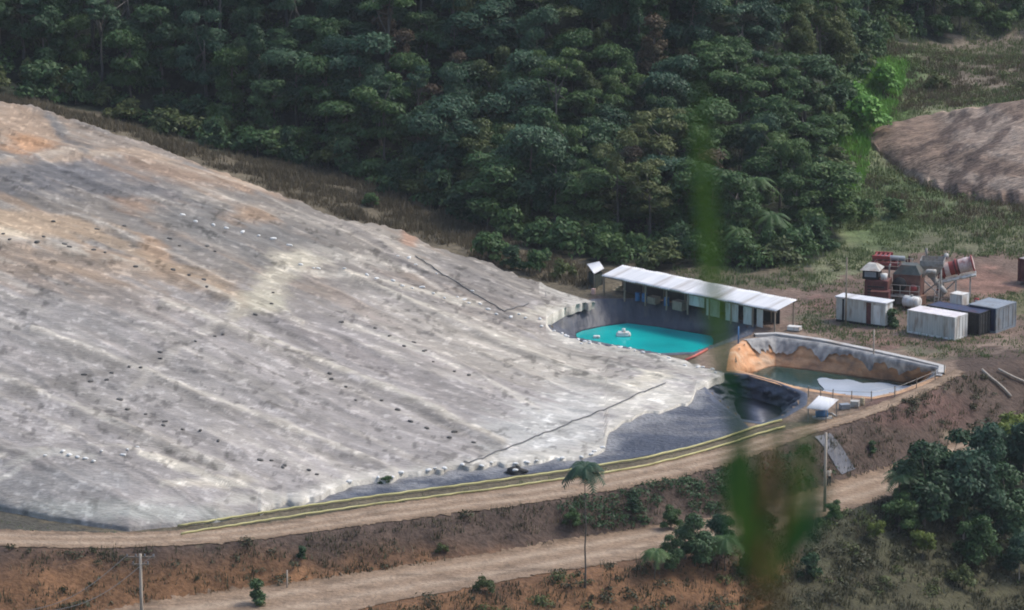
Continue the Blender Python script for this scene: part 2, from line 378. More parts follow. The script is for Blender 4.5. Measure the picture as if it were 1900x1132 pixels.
def paint_ground(x, y, z):
    px, py = project(x, y, z)
    n1 = fbm(x / 9, y / 9, 11); n2 = fbm(x / 2.5, y / 2.5, 23); jx = (n1 - .5) * 60; jy = (n2 - .5) * 40 + (n1 - .5) * 25
    qx = px + jx; qy = py + jy
    c = np.zeros(x.shape + (3,)); c[:] = (.12, .10, .066)
    def mixin(w, col): 
        w = np.clip(w, 0, 1)[..., None]; c[:] = c * (1 - w) + np.array(col) * w
    def poly(pl, col, st=1.0): mixin(in_poly(qx, qy, pl) * st, col)
    def blob(cx, cy_, rx, ry, col, st=1.0): mixin(st * smooth(1.2, .6, np.sqrt(((qx - cx) / rx) ** 2 + ((qy - cy_) / ry) ** 2)), col)
    poly([(1500,60),(1500,560),(2000,560),(2000,60)], (.15, .155, .085))
    poly([(1640,60),(1640,190),(2000,180),(2000,60)], (.165, .13, .10), .85)
    blob(1590,215,85,85,(.10,.23,.04),1.0); blob(1640,145,80,65,(.10,.19,.05),.9); blob(1640,390,130,80,(.095,.14,.055),.85); blob(1570,300,40,90,(.085,.15,.045),.8); blob(1800,460,140,35,(.12,.115,.07),.6)
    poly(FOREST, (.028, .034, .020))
    # platform of bare earth round the machines
    poly([(1380,545),(1500,535),(1600,500),(1700,480),(1850,470),(2000,470),(2000,690),(1780,690),(1500,640),(1380,640),(1100,560),(1080,545),(1250,560)], (.15, .105, .080))
    blob(1830,520,60,30,(.20,.115,.085),.9); blob(1880,560,30,25,(.12,.12,.055),.8); blob(1520,565,45,14,(.17,.10,.08),.8); blob(1500,595,50,12,(.10,.10,.06),.8)
    blob(1700,660,110,14,(.10,.095,.06),.8); blob(1640,640,70,10,(.17,.10,.075),.7); blob(1870,650,60,20,(.2,.15,.115),.7); blob(1850,700,50,20,(.11,.10,.09),.6)
    poly([(1290,630),(1345,625),(1400,615),(1500,620),(1600,640),(1760,672),(1800,690),(1760,710),(1690,740),(1600,765),(1480,790),(1380,800),(1280,700)], (.20, .145, .105), .9)
    # banks below the roads
    poly([(1790,660),(2000,650),(2000,1400),(-400,1400),(-400,1005),(120,1008),(400,1000),(700,962),(1000,925),(1250,880),(1430,826),(1600,770),(1710,728),(1780,690)], (.078, .054, .041))
    blob(1700,760,110,40,(.11,.062,.050),.7)
    w = smooth(1000, 1080, py + jy * 1.5); mixin(w * .8, (.19, .095, .042))
    poly([(1500,960),(1650,930),(1900,900),(2000,900),(2000,1300),(1350,1300)], (.050, .054, .029), .9)
    blob(1790,815,40,22,(.42,.34,.22),.9)
    poly([(-400,900),(0,945),(120,968),(240,988),(120,992),(-400,985)], (.075,.07,.055), .9)
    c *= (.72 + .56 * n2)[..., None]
    far = smooth(240, 200, y)[..., None]; c[:] = c * (1 - far) + np.array((.07, .09, .035)) * far
    return c
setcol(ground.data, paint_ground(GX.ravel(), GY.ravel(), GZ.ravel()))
# ------------------------------------------------------------------ roads
def road(name, far, near, label, off=.06):
    poly = on_ground(dens(far, 60)) + on_ground(dens(near, 60))[::-1]
    o = sheet(name, poly, M['track'], .3, off, jit=.12); tag(o, label, 'road', None, 'structure')
    co_ = np.empty(len(o.data.vertices) * 3); o.data.vertices.foreach_get('co', co_); co_ = co_.reshape(-1, 3); x, y = co_[:, 0], co_[:, 1]
    fa = np.array([(p.x, p.y) for p in on_ground(dens(far, 120))]); ne = np.array([(p.x, p.y) for p in on_ground(dens(near, 120))])
    a = near_poly(x, y, fa, False)[0]; b = near_poly(x, y, ne, False)[0]; w = a / (a + b + 1e-6); n_ = fbm(x / 6, y / 6, 101); m_ = fbm(x / 1.5, y / 1.5, 102); w = w + (n_ - .5) * .16
    c = np.zeros((len(x), 3)); c[:] = (.25, .175, .115)
    tr = np.maximum(np.exp(-((w - .30) / .09) ** 2), np.exp(-((w - .68) / .09) ** 2)) * smooth(.3, .55, m_ + .15)
    c = c * (1 - tr[:, None] * .8) + np.array((.36, .275, .195)) * tr[:, None] * .8
    ed = np.clip(1 - np.minimum(a, b) / .9, 0, 1) * smooth(.35, .6, m_); c = c * (1 - ed[:, None] * .8) + np.array((.12, .08, .05)) * ed[:, None] * .8
    wet = smooth(.62, .72, fbm(x / 3, y / 1.2, 103))[:, None] * .55; c = c * (1 - wet) + np.array((.13, .09, .06)) * wet
    setcol(o.data, c); return o
road('dirt_road', ROAD_FAR, ROAD_NEAR, 'pale tan dirt road curving along the foot of the grey heap and past the ponds')
road('lower_dirt_road', LOW_FAR, LOW_NEAR, 'tan dirt road at the bottom of the brown bank')
# ------------------------------------------------------------------ the covered heap
TOP = [(-90,160),(0,190),(60,196),(160,230),(230,252),(300,276),(380,308),(420,322),(450,335),(560,376),(640,411),(700,414),(745,428),(800,457),(880,478),(960,511),(1040,541),(1107,561)]
BOT = [(-90,930),(0,944),(100,964),(240,982),(400,966),(540,938),(640,912),(760,901),(860,886),(960,872),(1060,856),(1107,846)]
ZT = [(-90,14.5),(0,13.5),(380,9.2),(640,5.6),(800,3.4),(960,1.7),(1107,.7)]
# right of px 1107 the heap ends in a tongue between pond and liner
TOP2 = TOP[:-1] + [(1060,551),(1098,561),(1103,566),(1060,576),(1030,590)]
# outline as columns: for x>1020 the top edge is the pond side
T_full = TOP[:-2] + [(1000,527),(1018,560),(1026,603),(1066,628),(1132,641),(1225,659),(1290,678),(1344,692)]
T_full = [(x, y) for x, y in T_full]
B_full = BOT[:-1] + [(1100,849),(1150,832),(1128,800),(1118,790)]
ZTX = [(-90,14.5),(0,13.5),(380,9.2),(640,5.6),(800,3.5),(900,2.2),(960,1.4),(1013,.8),(1050,.45),(1107,.25),(1230,.22),(1344,.18)]
VTOP = TOP + [(1200,590),(1344,640)]
BOTS = [(-90,930),(0,944),(100,964),(240,982),(400,966),(540,931),(640,897),(760,883),(860,867),(960,855),(1060,844),(1108,838),(1122,832),(1128,800),(1160,784),(1200,768),(1240,754),(1284,741),(1292,720),(1344,697)]
ZBOT = [(-90,930),(0,944),(100,964),(240,982),(400,966),(540,938),(640,912),(760,901),(860,886),(960,872),(1060,857),(1150,835),(1344,760)]
def heap_z(PX, PY):
    """height of the heap surface seen at a place of the photograph (smooth over the whole heap)"""
    b = interp(ZBOT, PX); tt = interp(VTOP, PX); t = np.clip((b - PY) / (b - tt), 0, 1.05)
    flat = smooth(900, 1100, PX)
    return .16 + interp(ZTX, PX) * t ** (.8 - .3 * flat)
def patch(xs, top, bot, NT, rt, rb):
    ts = np.linspace(0, 1, NT)[None]
    PX = np.repeat(xs[:, None], NT, 1); PY = bot[:, None] + (top - bot)[:, None] * ts
    Z = heap_z(PX, PY)
    PY = PY + rb[:, None] * np.clip(1 - ts * 14, 0, 1) + rt[:, None] * np.clip(1 - (1 - ts) * 14, 0, 1)
    dx = (PX - 950) / F; dyc = -(PY - 566) / F; ry = cp + dyc * sp; rz = -sp + dyc * cp
    t = (Z - CAMZ) / rz
    return PX, PY, dx * t, ry * t, Z
def heap(which):
    xs = np.concatenate([np.arange(-90, 1013, 3.0), [1013]]) if which == 'main' else np.concatenate([np.arange(1013, 1344, 3.0), [1344]])
    top = np.where((xs < 1013) | (which == 'main'), interp(TOP, xs), interp([(1013,600),(1027,615),(1066,630),(1132,642),(1225,658),(1290,676),(1344,693)], xs))
    bot = np.maximum(interp(BOTS, xs), top + 4)
    rag = (vnoise(xs / 13, xs * 0, 5) - .5) * 7 + (vnoise(xs / 40, xs * 0, 6) - .5) * 14
    rb = np.where(xs > 480, rag, rag * .12); rt = np.where(xs > 1016, (vnoise(xs / 12, xs * 0, 8) - .5) * 6, (vnoise(xs / 14, xs * 0, 9) - .5) * 5 + (vnoise(xs / 5, xs * 0, 10) - .5) * 3)
    NT = 240
    PX, PY, X, Y, Z = patch(xs, top, bot, NT, rt, rb)
    return xs, PX, PY, X, Y, Z, top, bot, NT
MX, MPY, MHX, MHY, MHZ, mtop, mbot, MNT = None, None, None, None, None, None, None, None
def build_heap_patch(which):
  global xs, PX, PY, HX, HY, HZ, htop, hbot, NT, HZd
  if which in ('main', 'right'):
    xs, PX, PY, HX, HY, HZ, htop, hbot, NT = heap(which)
  else:   # shoulder between the ridge and the upper side of the pond bay
    xs = np.concatenate([np.arange(1013, 1104, 3.0), [1104]]); htop = interp(TOP, xs); hbot = interp([(1013,592),(1030,581),(1053,571),(1080,563),(1104,560)], xs); NT = 40
    hbot = np.maximum(hbot, htop + 1.5)
    PX, PY, HX, HY, HZ = patch(xs, htop, hbot, NT, xs * 0, (vnoise(xs / 7, xs * 0, 8) - .5) * 6)
  u = (HX - HY) * .7071; v = (HX + HY) * .7071     # u runs down the cover strips, v across them
  edge = np.minimum(1, np.minimum(np.arange(NT)[None] / 26., (NT - 1 - np.arange(NT))[None] / 12.)) * np.where(which == 'side', .3, 1.0)
  warp = (fbm(u / 14, v / 14, 31) - .5) * 5
  strip = (v + warp) / 5.2; sid = np.floor(strip); sfr = strip - sid
  seam = np.minimum(sfr, 1 - sfr) * 5.2
  relief = (fbm(u / 22, v / 7, 40) - .5) * 1.0 + (fbm(u / 9, v / 2.2, 41) - .5) * .30 + (fbm(u / 3.2, v / .9, 43) - .5) * .13 + (fbm(HX / .8, HY / .8, 44) - .5) * .10 + .16 * np.exp(-(seam / .45) ** 2) - .05 * np.exp(-((seam - 1.0) / .5) ** 2)
  scarp = [[(300,560),(520,640),(760,740),(930,820)], [(60,610),(350,720),(560,800),(740,875)], [(640,505),(840,590),(1040,680),(1180,730)], [(0,700),(200,780),(400,860),(480,900)], [(-60,305),(120,285),(260,300),(420,335),(500,352)], [(-60,440),(60,450),(200,480),(330,510),(440,560),(560,600)], [(560,495),(700,520),(860,560),(1060,615),(1200,650)], [(420,620),(640,690),(820,760)], [(-60,860),(60,840),(230,830),(380,880),(500,915)], [(520,600),(700,650),(900,720)]]
  for sc_ in scarp:
      d, _, _ = near_poly(PX, PY, dens(sc_, 1e9), False)
      relief += .34 * np.exp(-(d / 10) ** 2)
  HZd = np.maximum(HZ + relief * edge * (.6 + .4 * smooth(700, 300, PY)), .15 + .1 * edge + .12 * (fbm(HX / 1.5, HY / 1.5, 45) - .3) * edge)
  # heap colours: cloth tones, dust, clay showing through, painted bench shading and wrinkle highlights
  base = np.zeros(PX.shape + (3,)); base[:] = (.345, .338, .345)
  def mx(w, col):
      w = np.clip(w, 0, 1)[..., None]; base[:] = base * (1 - w) + np.array(col) * w
  n1 = fbm(HX / 7, HY / 7, 51); n2 = fbm(u / 6, v / 1.1, 53); n3 = fbm(HX / 1.6, HY / 1.6, 57)
  mx(smooth(620, 420, PY - PX * .05 + (n1 - .5) * 160) * .9, (.20, .19, .178))
  n4 = fbm(u / 20, v / 3, 58); mx(smooth(.52, .68, n4) * smooth(800, 300, PY) * .6, (.33, .25, .185)); mx(smooth(.55, .72, fbm(u / 16, v / 2, 59)) * .5, (.22, .215, .215)); mx(smooth(.56, .72, fbm(u / 14, v / 1.6, 60)) * .45, (.47, .455, .425))
  hs = ((sid * 7919) % 97) / 97.0
  def hb(cx, cy_, rx, ry, col, st, ang=0.0, k=.7):
      ca, sa = math.cos(ang), math.sin(ang); dx = PX - cx; dy = PY - cy_
      a = (dx * ca + dy * sa) / rx; b = (-dx * sa + dy * ca) / ry
      mx(st * smooth(1.25, .35, np.sqrt(a * a + b * b) + (n2 - .5) * k * 2 + (n3 - .5) * .5), col)
  hb(900, 640, 260, 70, (.41, .395, .37), .7, .3); hb(1050, 680, 200, 50, (.46, .445, .41), .6, .3)
  hb(1030, 790, 150, 75, (.52, .535, .54), 1.0, -.3); hb(1200, 730, 100, 36, (.64, .64, .61), .95, -.25); hb(1210, 700, 50, 16, (.66, .64, .56), .8, -.2)
  hb(300, 700, 300, 80, (.29, .29, .29), .5, .1); hb(640, 640, 180, 35, (.27, .265, .28), .5, .35); hb(850, 720, 120, 25, (.28, .275, .28), .4, .4)
  hb(110, 325, 240, 45, (.155, .16, .175), 1.0, .08); hb(430, 430, 220, 60, (.19, .195, .20), .8, .12); hb(100, 600, 180, 60, (.24, .245, .25), .5)
  hb(40, 235, 140, 55, (.36, .285, .225), .95, .2); hb(55, 272, 55, 22, (.42, .26, .16), .85, .1); hb(110, 235, 40, 12, (.22, .225, .23), .8, .8); hb(240, 275, 110, 22, (.33, .285, .25), .6, .25)
  hb(330, 325, 170, 24, (.34, .26, .205), .85, .17); hb(470, 345, 70, 14, (.38, .28, .21), .7, .2); hb(250, 380, 50, 22, (.34, .23, .16), .5, .2); hb(470, 402, 55, 20, (.34, .25, .18), .75, .08)
  hb(60, 418, 170, 30, (.46, .37, .28), .9, .1); hb(10, 432, 60, 12, (.60, .54, .44), .8, .2); hb(290, 478, 28, 52, (.42, .31, .225), .85, -.6); hb(220, 495, 240, 28, (.38, .305, .24), .85, .18); hb(400, 520, 80, 18, (.36, .29, .22), .6, .3)
  hb(480, 558, 60, 24, (.52, .51, .43), .85, .1); hb(560, 478, 60, 16, (.52, .50, .43), .8, .1); hb(520, 510, 60, 20, (.45, .44, .38), .6, -.6); hb(720, 450, 120, 28, (.42, .40, .37), .7, .3); hb(660, 480, 110, 14, (.47, .46, .43), .6, .2)
  hb(880, 520, 120, 30, (.25, .245, .245), .7, .35); hb(1010, 580, 60, 14, (.52, .51, .46), .8, -.2); hb(760, 440, 18, 22, (.40, .25, .18), .7, .5)
  hb(390, 895, 90, 12, (.54, .51, .45), .8, -.05); hb(340, 868, 70, 7, (.55, .53, .48), .8, .38); hb(110, 845, 80, 6, (.55, .55, .53), .7, .05); hb(40, 858, 50, 6, (.50, .50, .48), .7, -.3)
  hb(260, 950, 220, 22, (.40, .43, .42), .7, .05); hb(120, 900, 140, 30, (.35, .36, .37), .5); hb(460, 925, 90, 14, (.55, .55, .52), .6, -.1)
  for pl, wd, colr, st in [([(520,498),(700,520),(860,560),(1060,615),(1180,650)],5,(.60,.58,.53),.8), ([(520,506),(700,530),(860,570),(1060,626)],9,(.21,.205,.205),.55), ([(640,600),(760,640),(900,700),(1000,760)],5,(.58,.57,.53),.6), ([(420,560),(560,640),(700,720),(830,790),(900,840)],6,(.20,.195,.19),.5),
        ([(640,415),(740,480),(830,540),(950,588)],6,(.19,.185,.19),.7), ([(655,470),(760,500),(900,590)],4,(.58,.56,.52),.5), ([(260,845),(330,868),(400,895),(500,915)],6,(.62,.60,.54),.9), ([(0,890),(60,860),(130,845)],4,(.60,.60,.57),.7), ([(300,900),(390,890),(470,905),(540,925)],6,(.62,.61,.57),.7),
        ([(300,560),(520,640),(760,740),(930,820)],5,(.56,.55,.51),.75), ([(300,572),(520,653),(760,752),(930,830)],9,(.20,.195,.19),.6), ([(60,610),(350,720),(560,800),(740,875)],5,(.53,.52,.49),.7), ([(60,622),(350,733),(560,812),(740,884)],9,(.20,.195,.19),.55), ([(640,505),(840,590),(1040,680),(1180,730)],4,(.58,.57,.52),.7), ([(640,515),(840,601),(1040,690),(1170,735)],8,(.24,.235,.225),.5), ([(0,700),(200,780),(400,860),(480,900)],5,(.52,.51,.48),.6), ([(0,712),(200,793),(400,871)],8,(.20,.195,.19),.5),  # bench shading put into the colour: pale crest over dark band
        ([(0,300),(110,290),(250,285),(420,322),(480,345)],8,(.40, .32, .25),.7), ([(90,215),(120,260),(160,285)],7,(.16,.165,.175),.8), ([(0,395),(80,408),(180,440),(320,500),(450,560)],12,(.42, .34, .26),.65), ([(0,455),(120,480),(260,505),(420,555)],7,(.17,.16,.15),.6),
        ([(0,730),(150,700),(280,670),(420,600)],8,(.20,.195,.19),.6), ([(430,575),(330,650),(200,760),(120,800)],7,(.48,.47,.45),.5), ([(150,960),(260,930),(340,925)],6,(.5,.5,.49),.5), ([(560,480),(500,530),(440,575)],18,(.50,.48,.41),.6), ([(330,360),(450,380),(600,420)],6,(.42,.40,.37),.6), ([(0,350),(140,345),(330,365)],8,(.15,.155,.17),.6)]:
    d, _, _ = near_poly(PX, PY, pl, False); mx(smooth(wd * 1.6, wd * .3, d + (n3 - .5) * wd * 2.2 + (n1 - .5) * wd * 1.5) * st * smooth(.25, .5, fbm(HX / 4, HY / 4, 80 + wd)), colr)
  for k_, sc_ in enumerate(scarp):
      d, _, _ = near_poly(PX, PY, sc_, False)
      mx(smooth(8, 1, d + (n3 - .5) * 12) * smooth(.35, .6, n2) * (.55 if k_ in (5, 6, 8) else .3), (.55, .53, .48))
  de = np.minimum(np.abs(PY - hbot[:, None]) + np.where(PX < 480, 60, 0), np.abs(PY - htop[:, None]) + np.where(PX < 1000, 90, 0))
  mx(smooth(24, 2, de + (n3 - .5) * 26) * .75, (.58, .58, .55))
  tone = (.90 + .16 * hs + .42 * (n2 - .5) + .40 * (n3 - .5)) * (1 - .25 * np.exp(-((seam - .35) / .16) ** 2) * smooth(.42, .55, n1)) * (1 + .22 * np.exp(-(seam / .2) ** 2) * smooth(.5, .35, n1))
  spk = fbm(HX * 1.4, HY * .8, 77, 3); tone *= 1 - .42 * smooth(.62, .74, spk) * smooth(.40, .6, fbm(HX / 8, HY / 8, 78))
  wsp = fbm(u * 1.1, v * 1.5, 79, 3); tone *= 1 + .45 * smooth(.64, .74, wsp)  # pale specks put highlights on the wrinkles into the colour
  base *= np.clip(tone, .3, 1.6)[..., None] * np.array((.90, .845, .76))
  nx = len(xs)
  v3 = np.stack([HX, HY, HZd], -1).reshape(-1, 3)
  ids = np.arange(nx * NT).reshape(nx, NT)
  fc = np.stack([ids[:-1, :-1], ids[1:, :-1], ids[1:, 1:], ids[:-1, 1:]], -1).reshape(-1, 4).tolist()
  # skirts: far side falls behind the ridge, near side tucks into the ground
  open_ = (xs < 1013) | (which != 'right')
  back = np.stack([HX[:, -1] , HY[:, -1] + 5, np.maximum(HZd[:, -1] - 4, -1.5)], 1); back2 = np.stack([HX[:, -1], HY[:, -1] + np.where(open_, 12, .2), np.full(nx, -1.5)], 1)
  back[:, 1] = np.where(open_, back[:, 1], HY[:, -1] + .1); back[:, 2] = np.where(open_, back[:, 2], -.2)
  back2[:, 2] = np.where(open_, -1.5, -.5)
  front = np.stack([HX[:, 0], HY[:, 0] - .35, np.full(nx, -.25)], 1)
  nb = len(v3); allv = np.vstack([v3, back, back2, front])
  for k in range(nx - 1):
      fc.append((int(ids[k, -1]), int(ids[k + 1, -1]), nb + k + 1, nb + k)); fc.append((nb + k, nb + k + 1, nb + nx + k + 1, nb + nx + k))
      fc.append((nb + 2 * nx + k, nb + 2 * nx + k + 1, int(ids[k + 1, 0]), int(ids[k, 0])))
  hp = pymesh('hill' if which == 'main' else 'hill_part', allv.tolist(), fc, M['cover'], None, True)
  tag(hp, 'huge grey heap under pale cover sheets that fills the left of the view', 'heap', None, 'structure')
  cc = base.reshape(-1, 3); setcol(hp.data, np.vstack([cc, base[:, -1], base[:, -1], base[:, 0]]))
  return hp
SURF = {}
def keep_surf(w): SURF[w] = (xs, htop, hbot, NT, HX, HY, HZd)
heap_o = build_heap_patch('main'); keep_surf('main')
import bmesh
bm = bmesh.new(); bm.from_mesh(heap_o.data)
for w_ in ('side', 'right'):      # the other two patches belong to the same heap: one mesh
    q = build_heap_patch(w_); keep_surf(w_); bm.from_mesh(q.data); bpy.data.objects.remove(q)
bm.to_mesh(heap_o.data); bm.free(); heap_o.data.shade_smooth()
def hpoint(px, py):
    """point of the heap surface seen at a place of the photograph"""
    xs, htop, hbot, NT, HX, HY, HZd = SURF['main' if px <= 1013 else 'right']
    k = int(np.argmin(np.abs(xs - px))); t = (py - hbot[k]) / (htop[k] - hbot[k]); j = int(np.clip(round(t * (NT - 1)), 0, NT - 1))
    return Vector((HX[k, j], HY[k, j], HZd[k, j]))
# far heap on the right
def far_heap():
    xs2 = np.arange(1612, 2060, 3.0)
    top = interp([(1612,250),(1622,238),(1642,229),(1720,212),(1830,196),(1900,184),(2060,176)], xs2); bot = interp([(1612,256),(1620,270),(1645,300),(1690,336),(1760,364),(1830,376),(1900,386),(2060,398)], xs2)
    rt = (vnoise(xs2 / 11, xs2 * 0, 3) - .5) * 5; rb = (vnoise(xs2 / 13, xs2 * 0, 4) - .5) * 24 + (vnoise(xs2 / 4, xs2 * 0, 5) - .5) * 8
    N2 = 60; ts = np.linspace(0, 1, N2)
    Yb = np.array([hit(a, b).y for a, b in zip(xs2, bot)]); Yb = np.convolve(np.pad(Yb, 12, mode='edge'), np.ones(25) / 25, 'valid')
    Yt = Yb + 4 + 16 * smooth(1596, 1760, xs2)
    Y = Yb[:, None] + (Yt - Yb)[:, None] * ts[None] ** 1.35
    px_ = np.repeat(xs2[:, None], N2, 1); py_ = bot[:, None] + (top - bot)[:, None] * ts + rb[:, None] * np.clip(1 - ts * 6, 0, 1) + rt[:, None] * np.clip(1 - (1 - ts) * 8, 0, 1)
    dyc = -(py_ - 566) / F; ry = cp + dyc * sp; rz = -sp + dyc * cp; t = Y / ry
    X = (px_ - 950) / F * t; Z = CAMZ + rz * t
    e = np.minimum(1, np.minimum(np.arange(N2), N2 - 1 - np.arange(N2)) / 6.)[None]
    Z = Z + ((fbm(X / 4, Y / 2, 61) - .5) * .8 + (fbm(X / 1.2, Y / .8, 62) - .5) * .35) * e
    c = np.zeros(X.shape + (3,)); c[:] = (.25, .178, .13)
    a = fbm(X / 8, Z / 1.2, 63); b = fbm(X / 2, Y / 2, 64); w = smooth(.42, .62, a)[..., None]; c[:] = c * (1 - w) + np.array((.36, .275, .21)) * w
    w = (smooth(.52, .66, b) * .8)[..., None]; c[:] = c * (1 - w) + np.array((.12, .085, .068)) * w
    n_ = len(xs2); vv = np.stack([X, Y, Z], -1).reshape(-1, 3)
    bk = np.stack([X[:, -1], Y[:, -1] + 8, Z[:, -1] - 8], 1); fr = np.stack([X[:, 0], Y[:, 0] - .3, Z[:, 0] - 1.2], 1)
    I = np.arange(n_ * N2).reshape(n_, N2); f = np.stack([I[:-1, :-1], I[1:, :-1], I[1:, 1:], I[:-1, 1:]], -1).reshape(-1, 4).tolist(); q = len(vv)
    for k in range(n_ - 1):
        f.append((int(I[k, -1]), int(I[k + 1, -1]), q + k + 1, q + k)); f.append((q + n_ + k, q + n_ + k + 1, int(I[k + 1, 0]), int(I[k, 0])))
    o = pymesh('spoil_hill', np.vstack([vv, bk, fr]).tolist(), f, M['heap'], None, True)
    setcol(o.data, np.vstack([c.reshape(-1, 3), c[:, -1], c[:, 0]])); tag(o, 'rounded brown grey spoil heap on the grassy slope at the right', 'heap', None, 'structure')
far_heap()
# ------------------------------------------------------------------ ponds
def basin(name, rim, bot, z, mat, label, N=14, sub=5, wob=.12, apron=.7):
    """lined or dug side walls between the rim outline and the bottom outline, plus the floor"""
    R = [np.array(p) for p in WP(rim, .03)]; B = [np.array(p) for p in WP(bot, z)]; m = len(R)
    ring = []
    for k in range(m):
        for s in range(sub):
            t = s / sub; ring.append((R[k] * (1 - t) + R[(k + 1) % m] * t, B[k] * (1 - t) + B[(k + 1) % m] * t))
    cen = sum(R) / m; n_ = len(ring); v = []; f = []
    for (r, b) in ring:
        d = (r - cen); d[2] = 0; d /= np.linalg.norm(d) + 1e-9
        v.append(r + d * apron + np.array((0, 0, -.0))); 
        for q in range(N + 1):
            t = q / N; p = r * (1 - t) + b * t
            w = (fbm(np.array([p[0] * 1.3]), np.array([p[1] * 1.3 + p[2] * 2]), 71)[0] - .5) * wob * math.sin(math.pi * t) * 2
            v.append(p - d * w + np.array((0, 0, .04 if q == 0 else 0)))
    S = N + 2
    for k in range(n_):
        k2 = (k + 1) % n_
        for q in range(S - 1): f.append((k * S + q, k * S + q + 1, k2 * S + q + 1, k2 * S + q))
    f.append(tuple(k * S + S - 1 for k in range(n_)))
    o = pymesh(name, v, f, mat, None, True)
    if isinstance(mat, list):
        for q, pl in enumerate(o.data.polygons): pl.material_index = 0 if sub * 1 <= q // (S - 1) < sub * 4 else 1
    return o, ring, cen
def flat(name, poly, z, mat, grow=1.0, sub=1):
    P = [np.array(p) for p in WP(poly, z)]; c = sum(P) / len(P)
    v = [c + (p - c) * grow for p in P]
    return pymesh(name, [tuple((q[0], q[1], z)) for q in v], [tuple(range(len(v)))], mat)
b1, _, _ = basin('pond_liner', P1_RIM, P1_BOT, -2.1, M['liner_blue'], '')
tag(b1, 'blue grey plastic liner sheet on the banks of the turquoise pond', 'pond liner')
tag(flat('water', P1_BOT, -1.9, M['turq'], 1.01), 'opaque turquoise pond water', 'water', None, 'structure')
b2, ring2, cen2 = basin('pond_bank', P2_RIM, P2_BOT, -2.4, [M['clay'], surf('tan_clay', (.37, .21, .115), (.56, .35, .20), 1.1, .9, .6, 2, grime=(.20, .14, .10), gscale=.7, space='World')], '', wob=.5)
tag(b2, 'bare orange clay bank of the right hand pond', 'bank', None, 'structure')
tag(flat('water', P2_BOT, -2.15, M['murky'], 1.01), 'dark green pond water below the orange clay bank', 'water', None, 'structure')
b3, _, _ = basin('sump_liner', P3_RIM, P3_BOT, -2.2, M['liner_dark'], '', wob=1.1, N=22, sub=9)
tag(b3, 'dark creased black liner in the small empty sump left of the white pump shelter', 'pond liner')
# torn liner hanging over the back wall of the clay pond
def torn():
    v = []; f = []; sel = ring2[15:46]; fine = []
    for k in range(len(sel) - 1):
        for s in range(4):
            t = s / 4; fine.append((sel[k][0] * (1 - t) + sel[k + 1][0] * t, sel[k][1] * (1 - t) + sel[k + 1][1] * t))
    for k, (r, b) in enumerate(fine):
        L_ = .18 + .08 * math.sin(k * .35) + .16 * float(vnoise(np.array([k / 1.3]), np.array([3.]), 16)[0]) + (.34 * max(0, float(vnoise(np.array([k / 3.1]), np.array([0.]), 15)[0]) - .45) * 2) + random.uniform(-.04, .04)
        d = cen2 - r; d[2] = 0; d /= np.linalg.norm(d)
        v.append(r - d * .55 + np.array((0, 0, .13))); v.append(r + np.array((0, 0, .15)) + d * .05)
        for q in range(1, 6):
            t = L_ * q / 5; v.append(r * (1 - t) + b * t + d * (.22 + .05 * math.sin(k * 1.3 + q)) + np.array((0, 0, .05)))
    for k in range(len(fine) - 1):
        for q in range(6): f.append((k * 7 + q, k * 7 + q + 1, (k + 1) * 7 + q + 1, (k + 1) * 7 + q))
    o = pymesh('torn_liner', v, f, surf('torn_grey_liner', (.14, .14, .145), (.48, .46, .42), 1.3, .6, .4, 2, grime=(.10, .10, .11), gscale=.9, space='World', stretch=(1, 1, .6)), None, True)
    tag(o, 'torn grey liner with ragged lower edge hanging over the orange clay bank', 'pond liner')
torn()
# pale area of the pond, added as a thin surface above the water
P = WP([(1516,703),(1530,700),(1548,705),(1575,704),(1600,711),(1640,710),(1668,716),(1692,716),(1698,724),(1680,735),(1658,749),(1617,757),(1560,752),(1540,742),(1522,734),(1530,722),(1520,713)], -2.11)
o = sheet('pale_pond_area', [(p.x, p.y) for p in P], M['sheet'], .35, 0, zf=lambda x, y: -2.09 + (fbm(x / 1.5, y / 1.5, 81) - .5) * .06, jit=.03)
tag(o, 'pale blue white area lying on the pond below the clay bank', 'pond cover')
# flat black liner at the toe of the heap
poly = on_ground([(500,948),(560,925),(640,893),(900,858),(1080,828),(1105,790),(1200,750),(1275,715),(1290,680),(1342,690),(1306,716),(1330,742),(1375,780),(1392,797),(1345,815),(1250,838),(1120,862),(960,884),(860,898),(640,927)])
M['toe'] = painted('toe_liner_plastic', v=.22, s1=.5, s2=1.6, bump=.7, rough=.5, spec=.4)
tl = sheet('toe_liner', poly, M['toe'], .3, .045)
q_ = np.empty(len(tl.data.vertices) * 3); tl.data.vertices.foreach_get('co', q_); q_ = q_.reshape(-1, 3); qx_, qy_ = project(q_[:, 0], q_[:, 1], q_[:, 2])
dd_ = near_poly(qx_, qy_, BOTS, False)[0]; nn_ = fbm(q_[:, 0] / 1.6, q_[:, 1] / 1.6, 111); n2_ = fbm(q_[:, 0] / 6, q_[:, 1] / 3, 112)
cl_ = np.zeros((len(q_), 3)); cl_[:] = (.050, .056, .074); cl_ *= (.75 + .5 * n2_)[:, None]
w_ = (smooth(34, 2, dd_ + (nn_ - .5) * 50) * .5)[:, None]; cl_ = cl_ * (1 - w_) + np.array((.36, .35, .33)) * w_
w_ = (smooth(.58, .70, n2_) * .45)[:, None]; cl_ = cl_ * (1 - w_) + np.array((.17, .16, .15)) * w_
setcol(tl.data, cl_)
tag(tl, 'smooth blue black liner sheet spread between the white heap edge and the road', 'liner sheet')
P = on_ground([(1511,812),(1540,806),(1588,876),(1562,886)])
tag(sheet('slope_tarp', P, M['liner_blue'], .35, .12), 'grey plastic strip laid down the brown bank behind the person', 'tarpaulin')
